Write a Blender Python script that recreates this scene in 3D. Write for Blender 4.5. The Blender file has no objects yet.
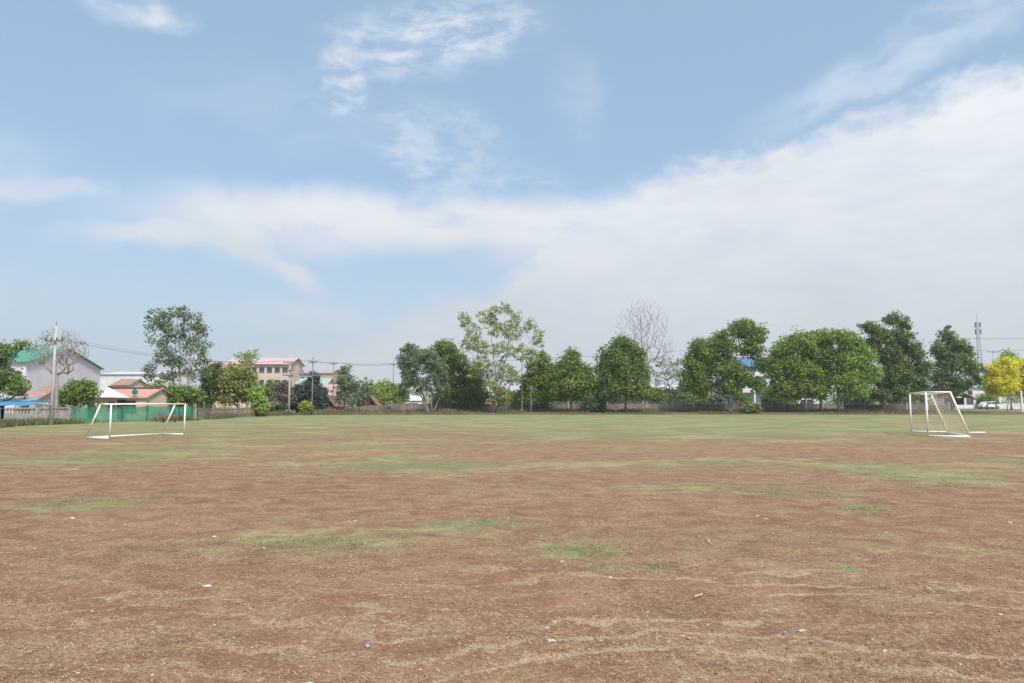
import bpy, math, random
import numpy as np
from mathutils import Vector, Matrix, noise as mnoise

rng = np.random.default_rng(7)
random.seed(7)
scene = bpy.context.scene
COL = scene.collection
F = 700.0; CX = 512.0; CY = 341.5; HOR = 402.0; HC = 1.7
TH = math.atan((HOR-CY)/F); CT, ST = math.cos(TH), math.sin(TH)

# ---------------------------------------------------------------- survey helpers
def P(px, py, Y):
    """world point seen at a pixel of the survey photo at depth Y"""
    u = (px-CX)/F; v = -(py-CY)/F
    d = (u, CT - v*ST, ST + v*CT)
    k = Y/d[1]
    return Vector((d[0]*k, Y, HC + d[2]*k))
def smooth(a, b, x):
    t = np.clip((np.asarray(x, float)-a)/(b-a), 0, 1); return t*t*(3-2*t)
def gz(x, y):
    return float(0.26*smooth(93.5, 99, y)*smooth(-34, -26, x))
def G(px, py, z=0.0):
    u = (px-CX)/F; v = -(py-CY)/F
    d = Vector((u, CT - v*ST, ST + v*CT)); k = (z-HC)/d.z
    return Vector((d.x*k, d.y*k, z))
def size(px, Y): return px*Y/F

# ---------------------------------------------------------------- object helpers
def link(o, parent=None):
    COL.objects.link(o)
    if parent is not None: o.parent = parent
    return o
def thing(name, label, cat, loc=(0,0,0), group=None):
    o = bpy.data.objects.new(name, None); o.empty_display_size = .2
    o.location = loc; o['label'] = label; o['category'] = cat
    if group: o['group'] = group
    return link(o)
def tag(o, label=None, cat=None, group=None, kind=None):
    if label: o['label'] = label
    if cat: o['category'] = cat
    if group: o['group'] = group
    if kind: o['kind'] = kind
    return o

class MB:
    """collects vertices and faces of one mesh, in world coordinates"""
    def __init__(s): s.v = []; s.f = []
    def add(s, vs, fs):
        n = len(s.v); s.v += [tuple(v) for v in vs]; s.f += [tuple(i+n for i in f) for f in fs]
    def box(s, c, sz, rz=0.0, M=None):
        x, y, z = [d/2 for d in sz]
        vs = [Vector((i*x, j*y, k*z)) for k in (-1,1) for j in (-1,1) for i in (-1,1)]
        R = M if M is not None else Matrix.Rotation(rz, 3, 'Z')
        s.add([R @ v + Vector(c) for v in vs], [(0,2,3,1),(4,5,7,6),(0,1,5,4),(2,6,7,3),(0,4,6,2),(1,3,7,5)])
    def beam(s, a, b, w, h):
        """box from a to b, horizontal width w and height h"""
        a = Vector(a); b = Vector(b); d = b-a; L = d.length; d.normalize()
        up = Vector((0,0,1)) if abs(d.z) < .95 else Vector((0,1,0))
        sx = d.cross(up).normalized(); u = sx.cross(d)
        M = Matrix((sx, d, u)).transposed()
        s.box((a+b)/2, (w, L, h), M=M)
    def tube(s, pts, rad, n=6, cap=True):
        pts = [Vector(p) for p in pts]
        if not hasattr(rad, '__len__'): rad = [rad]*len(pts)
        base = len(s.v); prev = None
        for i, p in enumerate(pts):
            t = (pts[min(i+1, len(pts)-1)] - pts[max(i-1, 0)])
            if t.length < 1e-9: t = Vector((0,0,1))
            t.normalize()
            if prev is None:
                a = Vector((1,0,0)) if abs(t.x) < .8 else Vector((0,1,0))
                prev = (a - t*a.dot(t)).normalized()
            else:
                prev = prev - t*prev.dot(t)
                prev = prev.normalized() if prev.length > 1e-6 else Vector((1,0,0))
            b = t.cross(prev)
            for k in range(n):
                an = 2*math.pi*k/n
                s.v.append(tuple(p + (prev*math.cos(an) + b*math.sin(an))*rad[i]))
        for i in range(len(pts)-1):
            for k in range(n):
                a0 = base+i*n+k; a1 = base+i*n+(k+1) % n
                s.f.append((a0, a1, a1+n, a0+n))
        if cap:
            s.f.append(tuple(base+k for k in range(n))[::-1])
            s.f.append(tuple(base+(len(pts)-1)*n+k for k in range(n)))
    def poly(s, pts, ext):
        """prism: polygon pts extruded by vector ext"""
        n = len(pts); e = Vector(ext); pts = [Vector(p) for p in pts]
        s.add(pts + [p+e for p in pts],
              [tuple(range(n)), tuple(range(2*n-1, n-1, -1))] + [(i, i+n, (i+1) % n+n, (i+1) % n) for i in range(n)])
    def build(s, name, m, parent=None, smooth_=False):
        me = bpy.data.meshes.new(name); me.from_pydata(s.v, [], s.f); me.materials.append(m)
        if smooth_:
            for p in me.polygons: p.use_smooth = True
        o = bpy.data.objects.new(name, me)
        if parent is not None:
            # re-centre on the parent so the part keeps its world place
            off = Vector(parent_loc(parent)); me.transform(Matrix.Translation(-off))
            link(o, parent)
        else:
            link(o)
        import bmesh
        bm = bmesh.new(); bm.from_mesh(me); bmesh.ops.recalc_face_normals(bm, faces=bm.faces); bm.to_mesh(me); bm.free()
        me.update()
        return o
def parent_loc(o):
    l = Vector(o.location)
    while o.parent is not None:
        o = o.parent; l = l + Vector(o.location)
    return l
def npmesh(name, V, Fc, m, parent=None, tint=None):
    """fast mesh from numpy arrays; faces all with the same corner count"""
    me = bpy.data.meshes.new(name); nv, nf, k = len(V), len(Fc), Fc.shape[1]
    V = np.asarray(V, np.float32)
    if parent is not None: V = V - np.array(parent_loc(parent), np.float32)
    me.vertices.add(nv); me.vertices.foreach_set('co', V.ravel())
    me.loops.add(nf*k); me.loops.foreach_set('vertex_index', Fc.astype(np.int32).ravel())
    me.polygons.add(nf); me.polygons.foreach_set('loop_start', np.arange(0, nf*k, k, dtype=np.int32))
    try: me.polygons.foreach_set('loop_total', np.full(nf, k, np.int32))
    except Exception: pass
    me.update(calc_edges=True); me.validate()
    if tint is not None:
        at = me.attributes.new('tint', 'FLOAT', 'FACE'); at.data.foreach_set('value', np.asarray(tint, np.float32))
    me.materials.append(m)
    o = bpy.data.objects.new(name, me); link(o, parent); return o

# ---------------------------------------------------------------- materials
def new_mat(name):
    m = bpy.data.materials.new(name); m.use_nodes = True; nt = m.node_tree
    for n in list(nt.nodes): nt.nodes.remove(n)
    out = nt.nodes.new('ShaderNodeOutputMaterial'); return m, nt, out
def N(nt, t, **kw):
    n = nt.nodes.new(t)
    for k, v in kw.items():
        if k.startswith('i_'):
            key = k[2:]; key = int(key) if key.isdigit() else key.replace('_', ' ')
            n.inputs[key].default_value = v
        else: setattr(n, k, v)
    return n
def ramp(nt, fac, stops, interp='LINEAR'):
    r = nt.nodes.new('ShaderNodeValToRGB'); r.color_ramp.interpolation = interp
    els = r.color_ramp.elements
    while len(els) < len(stops): els.new(.5)
    for e, (p, c) in zip(els, stops):
        e.position = p; e.color = (*c, 1) if len(c) == 3 else c
    nt.links.new(fac, r.inputs[0]); return r
def mat(name, col, col2=None, scale=3.0, rough=.8, metal=0.0, bump=0.0, detail=6, stretch=(1,1,1), spec=.3):
    """weathered surface: two tones of one colour broken up by noise"""
    m, nt, out = new_mat(name); L = nt.links.new
    b = N(nt, 'ShaderNodeBsdfPrincipled'); b.inputs['Roughness'].default_value = rough
    b.inputs['Metallic'].default_value = metal; b.inputs['Specular IOR Level'].default_value = spec
    tc = N(nt, 'ShaderNodeTexCoord'); mp = N(nt, 'ShaderNodeMapping'); mp.inputs['Scale'].default_value = stretch
    L(tc.outputs['Object'], mp.inputs[0])
    no = N(nt, 'ShaderNodeTexNoise', i_Scale=scale, i_Detail=detail, i_Roughness=.65); L(mp.outputs[0], no.inputs[0])
    c2 = col2 or tuple(c*.7 for c in col)
    r = ramp(nt, no.outputs[0], [(.3, c2), (.62, col)]); L(r.outputs[0], b.inputs['Base Color'])
    if bump:
        bp = N(nt, 'ShaderNodeBump', i_Strength=bump, i_Distance=.05); L(no.outputs[0], bp.inputs['Height']); L(bp.outputs[0], b.inputs['Normal'])
    L(b.outputs[0], out.inputs[0]); return m
def leaf_mat(name, dark, mid, light, trans=.42):
    m, nt, out = new_mat(name); L = nt.links.new
    at = N(nt, 'ShaderNodeAttribute', attribute_name='tint')
    r = ramp(nt, at.outputs['Fac'], [(0, dark), (.5, mid), (1, light)])
    d = N(nt, 'ShaderNodeBsdfPrincipled', i_Roughness=.6); d.inputs['Specular IOR Level'].default_value = .25
    t = N(nt, 'ShaderNodeBsdfTranslucent'); mx = N(nt, 'ShaderNodeMixShader'); mx.inputs[0].default_value = trans
    L(r.outputs[0], d.inputs['Base Color']); L(r.outputs[0], t.inputs[0])
    L(d.outputs[0], mx.inputs[1]); L(t.outputs[0], mx.inputs[2]); L(mx.outputs[0], out.inputs[0]); return m

LEAF = {
 'green':  leaf_mat('leaf_green',  (.095,.15,.035), (.20,.30,.065), (.38,.48,.14)),
 'bright': leaf_mat('leaf_bright', (.15,.23,.045),  (.30,.44,.085), (.48,.60,.18)),
 'dark':   leaf_mat('leaf_dark',   (.07,.115,.04),(.14,.21,.065),(.27,.36,.13)),
 'blue':   leaf_mat('leaf_bluegreen', (.05,.085,.065),(.085,.14,.10),(.14,.21,.14)),
 'grey':   leaf_mat('leaf_grey_green', (.11,.155,.095),(.20,.26,.155),(.34,.40,.26)),
 'olive':  leaf_mat('leaf_olive',  (.15,.17,.05),  (.28,.32,.09), (.44,.46,.18)),
 'pale':   leaf_mat('leaf_pale',   (.19,.25,.09),  (.33,.41,.16), (.50,.56,.26)),
 'lime':   leaf_mat('leaf_lime',   (.20,.25,.05),  (.38,.42,.07), (.58,.58,.11)),
 'yellow': leaf_mat('leaf_yellow', (.50,.50,.05), (.84,.79,.07), (.93,.86,.20)),
 'brown':  leaf_mat('leaf_brown',  (.16,.115,.09),  (.26,.19,.15), (.36,.28,.22)),
 'rust':   leaf_mat('leaf_rust',   (.18,.13,.06),  (.30,.22,.10), (.36,.34,.14)),
}
BARK = mat('bark', (.20,.165,.13), (.10,.08,.065), 6, .9, bump=.4, stretch=(1,1,.3))
BARK_PALE = mat('bark_pale', (.44,.41,.36), (.25,.22,.19), 5, .85, bump=.2, stretch=(1,1,.3))
BARK_GREY = mat('bark_grey', (.27,.235,.22), (.17,.145,.135), 5, .9, bump=.3)
BARK_TWIG = mat('bark_bare_grey', (.36,.32,.30), (.25,.22,.205), 5, .9, bump=.2)
CONC = mat('concrete', (.42,.40,.37), (.27,.25,.23), 2.5, .9, bump=.3)
CONC_LIGHT = mat('concrete_pole', (.50,.48,.45), (.36,.34,.32), 3, .8, bump=.1)
WALLBROWN = mat('weathered_wall', (.30,.25,.225), (.17,.135,.12), 1.2, .95, bump=.4)
WHITE_P = mat('white_paint', (.84,.81,.76), (.72,.67,.60), 5, .6)
WHITE_W = mat('white_wall', (.72,.71,.72), (.55,.54,.55), .8, .8)
LAV = mat('pale_lilac_wall', (.66,.62,.69), (.56,.52,.58), .5, .8)
CREAM = mat('cream_wall', (.62,.53,.42), (.46,.38,.29), 1.1, .85)
PINKW = mat('pink_beige_wall', (.60,.49,.43), (.48,.38,.33), .6, .85)
GREENROOF = mat('green_metal_roof', (.08,.30,.215), (.06,.235,.17), 1.5, .5, stretch=(4,1,1))
PINKROOF = mat('pink_metal_roof', (.56,.41,.39), (.48,.34,.33), 1.5, .8)
TILEROOF = mat('faded_tile_roof', (.36,.24,.18), (.25,.16,.12), 2, .85)
REDROOF = mat('red_sheet', (.54,.30,.25), (.44,.23,.19), 2, .7)
GREYROOF = mat('grey_sheet', (.62,.61,.66), (.50,.48,.52), 2, .5)
RUST = mat('rusty_sheet', (.24,.14,.10), (.13,.08,.06), 2, .9)
TEAL = mat('teal_paint', (.05,.20,.17), (.035,.15,.125), 4, .6)
BLUE = mat('blue_panel', (.20,.34,.58), (.14,.26,.48), 2, .6)
BLUETARP = mat('blue_tarp', (.08,.27,.48), (.06,.20,.38), 2, .6, bump=.3)
CYANTARP = mat('turquoise_tarp', (.20,.52,.55), (.14,.42,.46), 2, .6, bump=.3)
GLASS = mat('window_glass', (.05,.075,.085), (.03,.045,.055), 2, .15, spec=.6)
DARKF = mat('dark_frame', (.06,.055,.05), (.04,.035,.03), 4, .7)
WOOD = mat('grey_wood', (.30,.25,.21), (.17,.13,.11), 6, .9, bump=.4, stretch=(1,1,.2))
WOODBROWN = mat('brown_wood', (.24,.15,.10), (.14,.085,.06), 6, .9, bump=.4, stretch=(1,1,.2))
CABLE = mat('black_cable', (.04,.04,.045), (.03,.03,.03), 4, .6)
INSUL = mat('brown_insulator', (.12,.06,.045), (.08,.04,.03), 4, .3)
STEEL = mat('galvanised_steel', (.36,.36,.37), (.24,.24,.25), 5, .5, metal=.4)
RUBBER = mat('rubber', (.03,.03,.03), (.02,.02,.02), 5, .9)
CARW = mat('white_car_paint', (.78,.78,.78), (.72,.72,.72), 2, .25, spec=.5)
REDP = mat('red_plastic', (.50,.05,.04), (.4,.04,.03), 3, .5)
PLASTB = mat('blue_plastic', (.16,.19,.40), (.45,.45,.56), 40, .5)
PLASTW = mat('white_litter', (.60,.55,.48), (.42,.36,.29), 30, .7)
PLASTG = mat('pale_green_plastic', (.42,.60,.40), (.32,.48,.30), 30, .5)
BRICK = mat('red_brick_chip', (.36,.17,.115), (.26,.12,.08), 25, .9, bump=.5)

def shade_net_mat():
    m, nt, out = new_mat('green_shade_net'); L = nt.links.new
    b = N(nt, 'ShaderNodeBsdfPrincipled', i_Roughness=.7); tr = N(nt, 'ShaderNodeBsdfTransparent')
    tl = N(nt, 'ShaderNodeBsdfTranslucent'); mx = N(nt, 'ShaderNodeMixShader'); mx.inputs[0].default_value = .35
    tc = N(nt, 'ShaderNodeTexCoord'); no = N(nt, 'ShaderNodeTexNoise', i_Scale=1.3, i_Detail=5); L(tc.outputs['Object'], no.inputs[0])
    r = ramp(nt, no.outputs[0], [(.3, (.02,.20,.12)), (.65, (.045,.36,.22))])
    L(r.outputs[0], b.inputs['Base Color']); L(r.outputs[0], tl.inputs[0])
    L(b.outputs[0], mx.inputs[1]); L(tl.outputs[0], mx.inputs[2])
    m2 = N(nt, 'ShaderNodeMixShader'); m2.inputs[0].default_value = .22
    L(mx.outputs[0], m2.inputs[1]); L(tr.outputs[0], m2.inputs[2]); L(m2.outputs[0], out.inputs[0]); return m
NETG = shade_net_mat()
GOALNET = mat('goal_net_cord', (.64,.52,.44), (.50,.40,.33), 5, .8)

# ---------------------------------------------------------------- ground
def fbm(x, y, s, seed, octs=4):
    """value noise on arrays"""
    r = np.zeros_like(x, float); a = 1.0; tot = 0
    for o in range(octs):
        xs = x*s + seed*17.3; ys = y*s + seed*9.1
        xi = np.floor(xs).astype(np.int64); yi = np.floor(ys).astype(np.int64); fx = xs-xi; fy = ys-yi
        fx = fx*fx*(3-2*fx); fy = fy*fy*(3-2*fy)
        def h(i, j):
            n = (i*374761393 + j*668265263 + seed*1442695) & 0xffffffff
            n = ((n ^ (n >> 13))*1274126177) & 0xffffffff
            return ((n ^ (n >> 16)) & 0xffff)/65535.0
        v = (h(xi,yi)*(1-fx)+h(xi+1,yi)*fx)*(1-fy) + (h(xi,yi+1)*(1-fx)+h(xi+1,yi+1)*fx)*fy
        r += v*a; tot += a; a *= .5; s *= 2.03
    return r/tot
# grass patches seen on the field: pixel centre, half sizes, strength
PATCH = [(95,505,62,7,.55),(175,497,55,7,.30),(300,541,95,8,.40),(250,535,45,5,.30),(475,525,60,5,.55),(360,549,70,4,.25),
 (420,470,75,9,.45),(385,462,50,5,.3),(700,487,150,6,.42),(800,494,60,5,.45),(860,508,26,5,.65),(935,478,55,11,.62),(900,470,40,7,.3),
 (570,552,45,6,.45),(600,568,35,5,.35),(655,567,22,4,.45),(848,570,14,4,.85),(822,566,22,5,.30),(640,462,110,6,.2),
 (520,520,35,4,.3),(990,500,60,8,.2),(150,455,90,7,.28),(60,460,60,6,.22),(1000,460,50,8,.25),(285,520,60,4,.15),
 (970,668,16,4,.40),(722,677,12,4,.45),(700,600,10,2,.2),(840,655,60,9,.18),(375,655,60,9,.22),(580,650,30,5,.15)]
REDS = [(370,452,80,5,.8),(250,450,60,5,.5),(450,458,70,4,.8),(560,450,60,5,.45),(700,450,70,6,.5),(600,470,80,7,.35),
 (640,500,90,10,.3),(170,520,120,9,.35),(340,590,110,22,.45),(540,600,50,14,.5),(380,560,60,6,.5),(900,575,90,7,.5),(250,610,80,20,.3),
 (1000,520,60,10,.35),(60,580,80,15,.3),(770,570,60,8,.3),(480,670,200,10,.25),(100,670,90,10,.25),(880,450,60,5,.4)]
def patch_sum(x, y, L):
    """patches are ellipses lying on the field, in metres"""
    r = np.zeros_like(x)
    wx = (fbm(x, y, .5, 3)-.5); wy = (fbm(x, y, .5, 5)-.5)
    for px, py, hx, hy, s in L:
        c = G(px, py); rx = size(hx, c.y); ry = (G(px, py-hy).y - G(px, py+hy).y)/2
        d = ((x + wx*rx*1.0 - c.x)/rx)**2 + ((y + wy*ry*1.2 - c.y)/ry)**2
        r = np.maximum(r, s*(.75*np.exp(-d*.9)+.20*np.exp(-d*.28)))
    return r
def grass_mask(x, y):
    far = .62*smooth(20, 78, y + (fbm(x, y, .05, 11)-.5)*46) + .10*smooth(32, 50, y) + .15*smooth(9, 26, y) + .115
    far = far - .25*smooth(97, 104, y)
    return np.clip(patch_sum(x, y, PATCH) + far, 0, 1.2)
def windrow(x, y):
    """thin wavy lines where straw has blown together on the near soil"""
    ph = y*2.25 + 3.4*fbm(x*.55, y*.8, 1.0, 71, 3) + 1.1*fbm(x, y, 3.1, 72, 3) + .25*x*.4
    d = np.abs(ph - np.floor(ph) - .5)
    wd = .06 + .13*fbm(x, y, 1.3, 73, 2)
    pres = smooth(.30, .46, fbm(x*.7, y*1.3, .8, 74, 3))
    return (1-smooth(wd*.35, wd, d))*pres
def nonuni(lo, hi, mid0, mid1, nmid, nout, p=2.6):
    a = np.linspace(0, 1, nout+1)[1:]
    return np.concatenate([(mid0 - (mid0-lo)*a**p)[::-1], np.linspace(mid0, mid1, nmid), mid1 + (hi-mid1)*a**p])
def field_height(X, Y):
    H = .26*smooth(93.5, 99, Y)*smooth(-34, -26, X)
    near = 1-smooth(18, 45, Y)
    H = H + near*((fbm(X, Y*1.5, .9, 21, 3)-.5)*.05 + (fbm(X*.8, Y*2, 4, 22, 3)-.5)*.022)
    H = H + (fbm(X, Y, .07, 23, 2)-.5)*.10*smooth(3, 15, Y)*(1-smooth(80, 92, Y))
    return H
ys = np.concatenate([np.linspace(-60, 2.6, 12), 2.8*np.exp(np.linspace(0, math.log(130/2.8), 620)), 130+ (5000-130)*np.linspace(0,1,14)[1:]**2.5])
ts = np.concatenate([[-40,-12,-5,-2.6,-1.6,-1.2], np.linspace(-1.0, 1.0, 420), [1.2,1.6,2.6,5,12,40]])
TT, YY = np.meshgrid(ts, ys)
XX = TT*np.maximum(YY, 3.2)*1.0; XX = np.clip(XX, -5000, 5000)
HH = field_height(XX, YY)
nr, nc = XX.shape
V = np.stack([XX, YY, HH], -1).reshape(-1, 3)
idx = np.arange(nr*nc).reshape(nr, nc)
Fq = np.stack([idx[:-1,:-1], idx[:-1,1:], idx[1:,1:], idx[1:,:-1]], -1).reshape(-1, 4)

def ground_mat():
    m, nt, out = new_mat('dry_field'); L = nt.links.new
    b = N(nt, 'ShaderNodeBsdfPrincipled', i_Roughness=.95); b.inputs['Specular IOR Level'].default_value = .12
    geo = N(nt, 'ShaderNodeNewGeometry')
    def mapped(sc, loc=(0,0,0)):
        mp = N(nt, 'ShaderNodeMapping'); mp.inputs['Scale'].default_value = sc; mp.inputs['Location'].default_value = loc
        L(geo.outputs['Position'], mp.inputs[0]); return mp.outputs[0]
    def noise(vec, s, d=5, r=.6, dist=0):
        n = N(nt, 'ShaderNodeTexNoise', i_Scale=s, i_Detail=d, i_Roughness=r, i_Distortion=dist); L(vec, n.inputs[0]); return n.outputs[0]
    def mathn(op, a, bb=None, clamp=False):
        n = N(nt, 'ShaderNodeMath', operation=op, use_clamp=clamp)
        for i, q in enumerate((a, bb)):
            if q is None: continue
            if isinstance(q, (int, float)): n.inputs[i].default_value = q
            else: L(q, n.inputs[i])
        return n.outputs[0]
    def mrange(v, a, bb, c=0, d=1):
        n = N(nt, 'ShaderNodeMapRange', interpolation_type='SMOOTHSTEP'); n.inputs[1].default_value = a; n.inputs[2].default_value = bb
        n.inputs[3].default_value = c; n.inputs[4].default_value = d; L(v, n.inputs[0]); return n.outputs[0]
    def mixc(f, a, bb, mode='MIX'):
        n = N(nt, 'ShaderNodeMix', data_type='RGBA', blend_type=mode)
        if isinstance(f, float): n.inputs[0].default_value = f
        else: L(f, n.inputs[0])
        for i, q in ((6, a), (7, bb)):
            if isinstance(q, tuple): n.inputs[i].default_value = (*q, 1)
            else: L(q, n.inputs[i])
        return n.outputs[2]
    ga = N(nt, 'ShaderNodeAttribute', attribute_name='grass').outputs['Fac']
    ra = N(nt, 'ShaderNodeAttribute', attribute_name='red').outputs['Fac']
    sa = N(nt, 'ShaderNodeAttribute', attribute_name='straw').outputs['Fac']
    p1 = mapped((1,1,1)); pa = mapped((.75,1.2,1)); pb = mapped((.9,1.1,1), (31,7,0))
    big = noise(pa, .35, 6, .62, .4); mid = noise(pb, 2.2, 6, .7, .6); fine = noise(p1, 19, 5, .7); vf = noise(p1, 75, 4, .7)
    # soil
    soil = ramp(nt, mid, [(.25, (.132,.070,.041)), (.5, (.218,.121,.072)), (.75, (.325,.192,.115))]).outputs[0]
    redsoil = ramp(nt, mid, [(.25, (.215,.092,.052)), (.5, (.330,.152,.088)), (.75, (.41,.220,.130))]).outputs[0]
    rf = mathn('ADD', ra, mrange(big, .42, .65, .05, .35), True)
    soil = mixc(rf, soil, redsoil)
    soil = mixc(mrange(vf, .40, .68, 0, .6), soil, (.11,.06,.04))
    soil = mixc(mrange(noise(p1, 38, 3, .6), .52, .72, 0, .6), soil, (.40,.26,.17))
    # dry grass litter
    litter = ramp(nt, fine, [(.3, (.165,.108,.058)), (.52, (.31,.215,.124)), (.72, (.53,.395,.255))]).outputs[0]
    litter = mixc(mrange(noise(mapped((1,1,1),(5,9,0)), .8, 5, .65), .45, .65, 0, .38), litter, (.29,.245,.125))
    lf = mathn('ADD', mathn('MULTIPLY', mid, .9), mathn('MULTIPLY', fine, .55))
    lf = mathn('ADD', lf, mathn('MULTIPLY', mathn('SUBTRACT', big, .5), -.55))
    lf = mathn('ADD', lf, mathn('MULTIPLY', vf, .35))
    lf = mrange(lf, .76, 1.16, .10, .90)
    c = mixc(lf, soil, litter)
    # windrows: thin wavy lines of blown straw
    wa = N(nt, 'ShaderNodeAttribute', attribute_name='wind').outputs['Fac']
    w = mathn('ADD', wa, mathn('MULTIPLY', mathn('SUBTRACT', fine, .5), 1.5))
    w = mathn('ADD', w, mathn('MULTIPLY', mathn('SUBTRACT', vf, .5), .7))
    w = mathn('MULTIPLY', mrange(w, .06, .80, 0, .94), mrange(wa, .0, .25))
    c = mixc(w, c, ramp(nt, vf, [(.3, (.27,.18,.115)), (.7, (.58,.44,.31))]).outputs[0])
    # pale specks: chips and leaf bits
    vo = N(nt, 'ShaderNodeTexVoronoi', i_Scale=14.0, feature='F1'); L(p1, vo.inputs[0])
    sp = mathn('MULTIPLY', mrange(vo.outputs['Distance'], .10, .17, 1, 0), mrange(noise(p1, 6.1, 2), .52, .62))
    c = mixc(mathn('MULTIPLY', sp, .75), c, (.52,.43,.34))
    # green
    gn = mathn('ADD', mathn('MULTIPLY', mid, .55), mathn('MULTIPLY', fine, .45))
    gn = mathn('ADD', gn, mathn('MULTIPLY', mathn('SUBTRACT', big, .5), .9))
    gn = mathn('ADD', gn, mathn('MULTIPLY', mathn('SUBTRACT', noise(mapped((1,1,1),(7,7,0)), 4.5, 5, .75, .6), .5), 1.1))
    stk = noise(mapped((.25,1.0,1), (13,2,0)), .22, 7, .68, .5)
    gn = mathn('ADD', gn, mathn('MULTIPLY', mathn('SUBTRACT', stk, .5), 1.6))
    gf = mrange(mathn('ADD', ga, gn), .74, 1.22, 0, .92)
    green = ramp(nt, fine, [(.3, (.10,.14,.05)), (.55, (.185,.235,.09)), (.8, (.30,.34,.15))]).outputs[0]
    gdry = mixc(mrange(big, .40, .62), green, ramp(nt, mid, [(.3, (.24,.21,.10)), (.7, (.38,.34,.18))]).outputs[0])
    c = mixc(gf, c, gdry)
    va = N(nt, 'ShaderNodeAttribute', attribute_name='verge').outputs['Fac']
    vc = ramp(nt, noise(mapped((1,1,1), (3,3,0)), 1.2, 6, .7), [(.35, (.08,.09,.04)), (.5, (.13,.125,.06)), (.62, (.23,.14,.09))]).outputs[0]
    c = mixc(va, c, vc)
    L(c, b.inputs['Base Color'])
    h = mathn('ADD', mathn('MULTIPLY', fine, .6), mathn('ADD', mathn('MULTIPLY', mid, .8), mathn('MULTIPLY', vf, .25)))
    bp = N(nt, 'ShaderNodeBump', i_Strength=.6, i_Distance=.045); L(h, bp.inputs['Height']); L(bp.outputs[0], b.inputs['Normal'])
    L(b.outputs[0], out.inputs[0]); return m
GM = ground_mat()
ground = npmesh('ground', V, Fq, GM)
tag(ground, 'bare reddish brown playing field with dry and green grass patches', 'ground', kind='structure')
fx, fy = XX.ravel(), YY.ravel()
vals = {
 'grass': grass_mask(fx, fy),
 'red': patch_sum(fx, fy, REDS),
 'wind': windrow(fx, fy)*np.clip((1-smooth(5.4, 8.6, fy))*(.40+.75*smooth(-1.5, .5, fx)) + .16*(1-smooth(8, 13, fy)), 0, 1)*(.65+.35*smooth(.35, .6, fbm(fx, fy, 2.2, 75, 3))),
 'verge': smooth(93.2, 94.6, fy)*(smooth(-36, -30, fx))*(1-.75*smooth(40, 60, fx)*smooth(99, 110, fy)),
}
for k, a in vals.items():
    at = ground.data.attributes.new(k, 'FLOAT', 'POINT'); at.data.foreach_set('value', np.asarray(a, np.float32))
for p in ground.data.polygons: p.use_smooth = True

# ---------------------------------------------------------------- loose cover on the field
def blades(n, yr, hgt, wid, lean, mask=None, xr=.80, flat=False, ydist=1.0):
    """n thin blades: returns verts, tri faces, tints"""
    u = rng.random(n); y = yr[0]*(yr[1]/yr[0])**(u**ydist); x = (rng.random(n)*2-1)*xr*y
    if mask is not None:
        k = rng.random(n) < mask(x, y); x, y = x[k], y[k]; n = len(x)
    z = field_height(x, y); a = rng.random(n)*2*np.pi
    h = hgt*(.4+rng.random(n)); w = wid*(.6+rng.random(n)*.8)
    dx, dy = np.cos(a), np.sin(a); le = lean*(.3+rng.random(n))
    b0 = np.stack([x-dy*w, y+dx*w, z], -1); b1 = np.stack([x+dy*w, y-dx*w, z], -1)
    if flat:
        l = h; t = np.stack([x+dx*l, y+dy*l, z+.006+rng.random(n)*.012], -1); b0[:,2] += .005; b1[:,2] += .006
        t0 = t + np.stack([-dy*w*.5, dx*w*.5, 0*w], -1)
    else:
        t = np.stack([x+dx*h*le, y+dy*h*le, z+h], -1); t0 = t + np.stack([-dy*w*.15, dx*w*.15, 0*w], -1)
    V = np.stack([b0, b1, t, t0], 1).reshape(-1, 3); Fc = np.arange(n*4).reshape(n, 4)
    return V, Fc, rng.random(n)
STRAWM = leaf_mat('straw', (.24,.155,.085), (.41,.30,.18), (.64,.50,.34), .1)
GRASSM = leaf_mat('grass_blade', (.10,.14,.04), (.17,.23,.075), (.27,.31,.13), .3)
V1, F1, t1 = blades(430000, (3.3, 30), .022, .0020, 0, mask=lambda x, y: .05+1.6*windrow(x, y)*(y < 11)+.32*smooth(.42, .62, fbm(x, y*1.4, 1.1, 31)), flat=True, ydist=1.15)
tag(npmesh('dry_grass', V1, F1, STRAWM, tint=t1), 'dry straw and dead grass bits scattered over the soil', 'dry grass', kind='stuff')
def gm(x, y): return np.clip(patch_sum(x, y, PATCH)*1.1-.10, 0, 1)*smooth(.45, .72, fbm(x, y, 3.0, 41)*.6+fbm(x, y, .9, 42)*.4)
V1, F1, t1 = blades(1100000, (3.6, 30), .026, .0032, .8, mask=gm)
Vb, Fb, tb = blades(60000, (3.4, 16), .018, .0022, 1.2, mask=lambda x, y: smooth(.55, .75, fbm(x, y, 1.6, 43))*.5)
tag(npmesh('green_grass', np.concatenate([V1, Vb]), np.concatenate([F1, Fb+len(V1)]), GRASSM, tint=np.concatenate([t1, tb*.6])),
    'short green grass growing in patches on the field', 'grass', kind='stuff')
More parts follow.
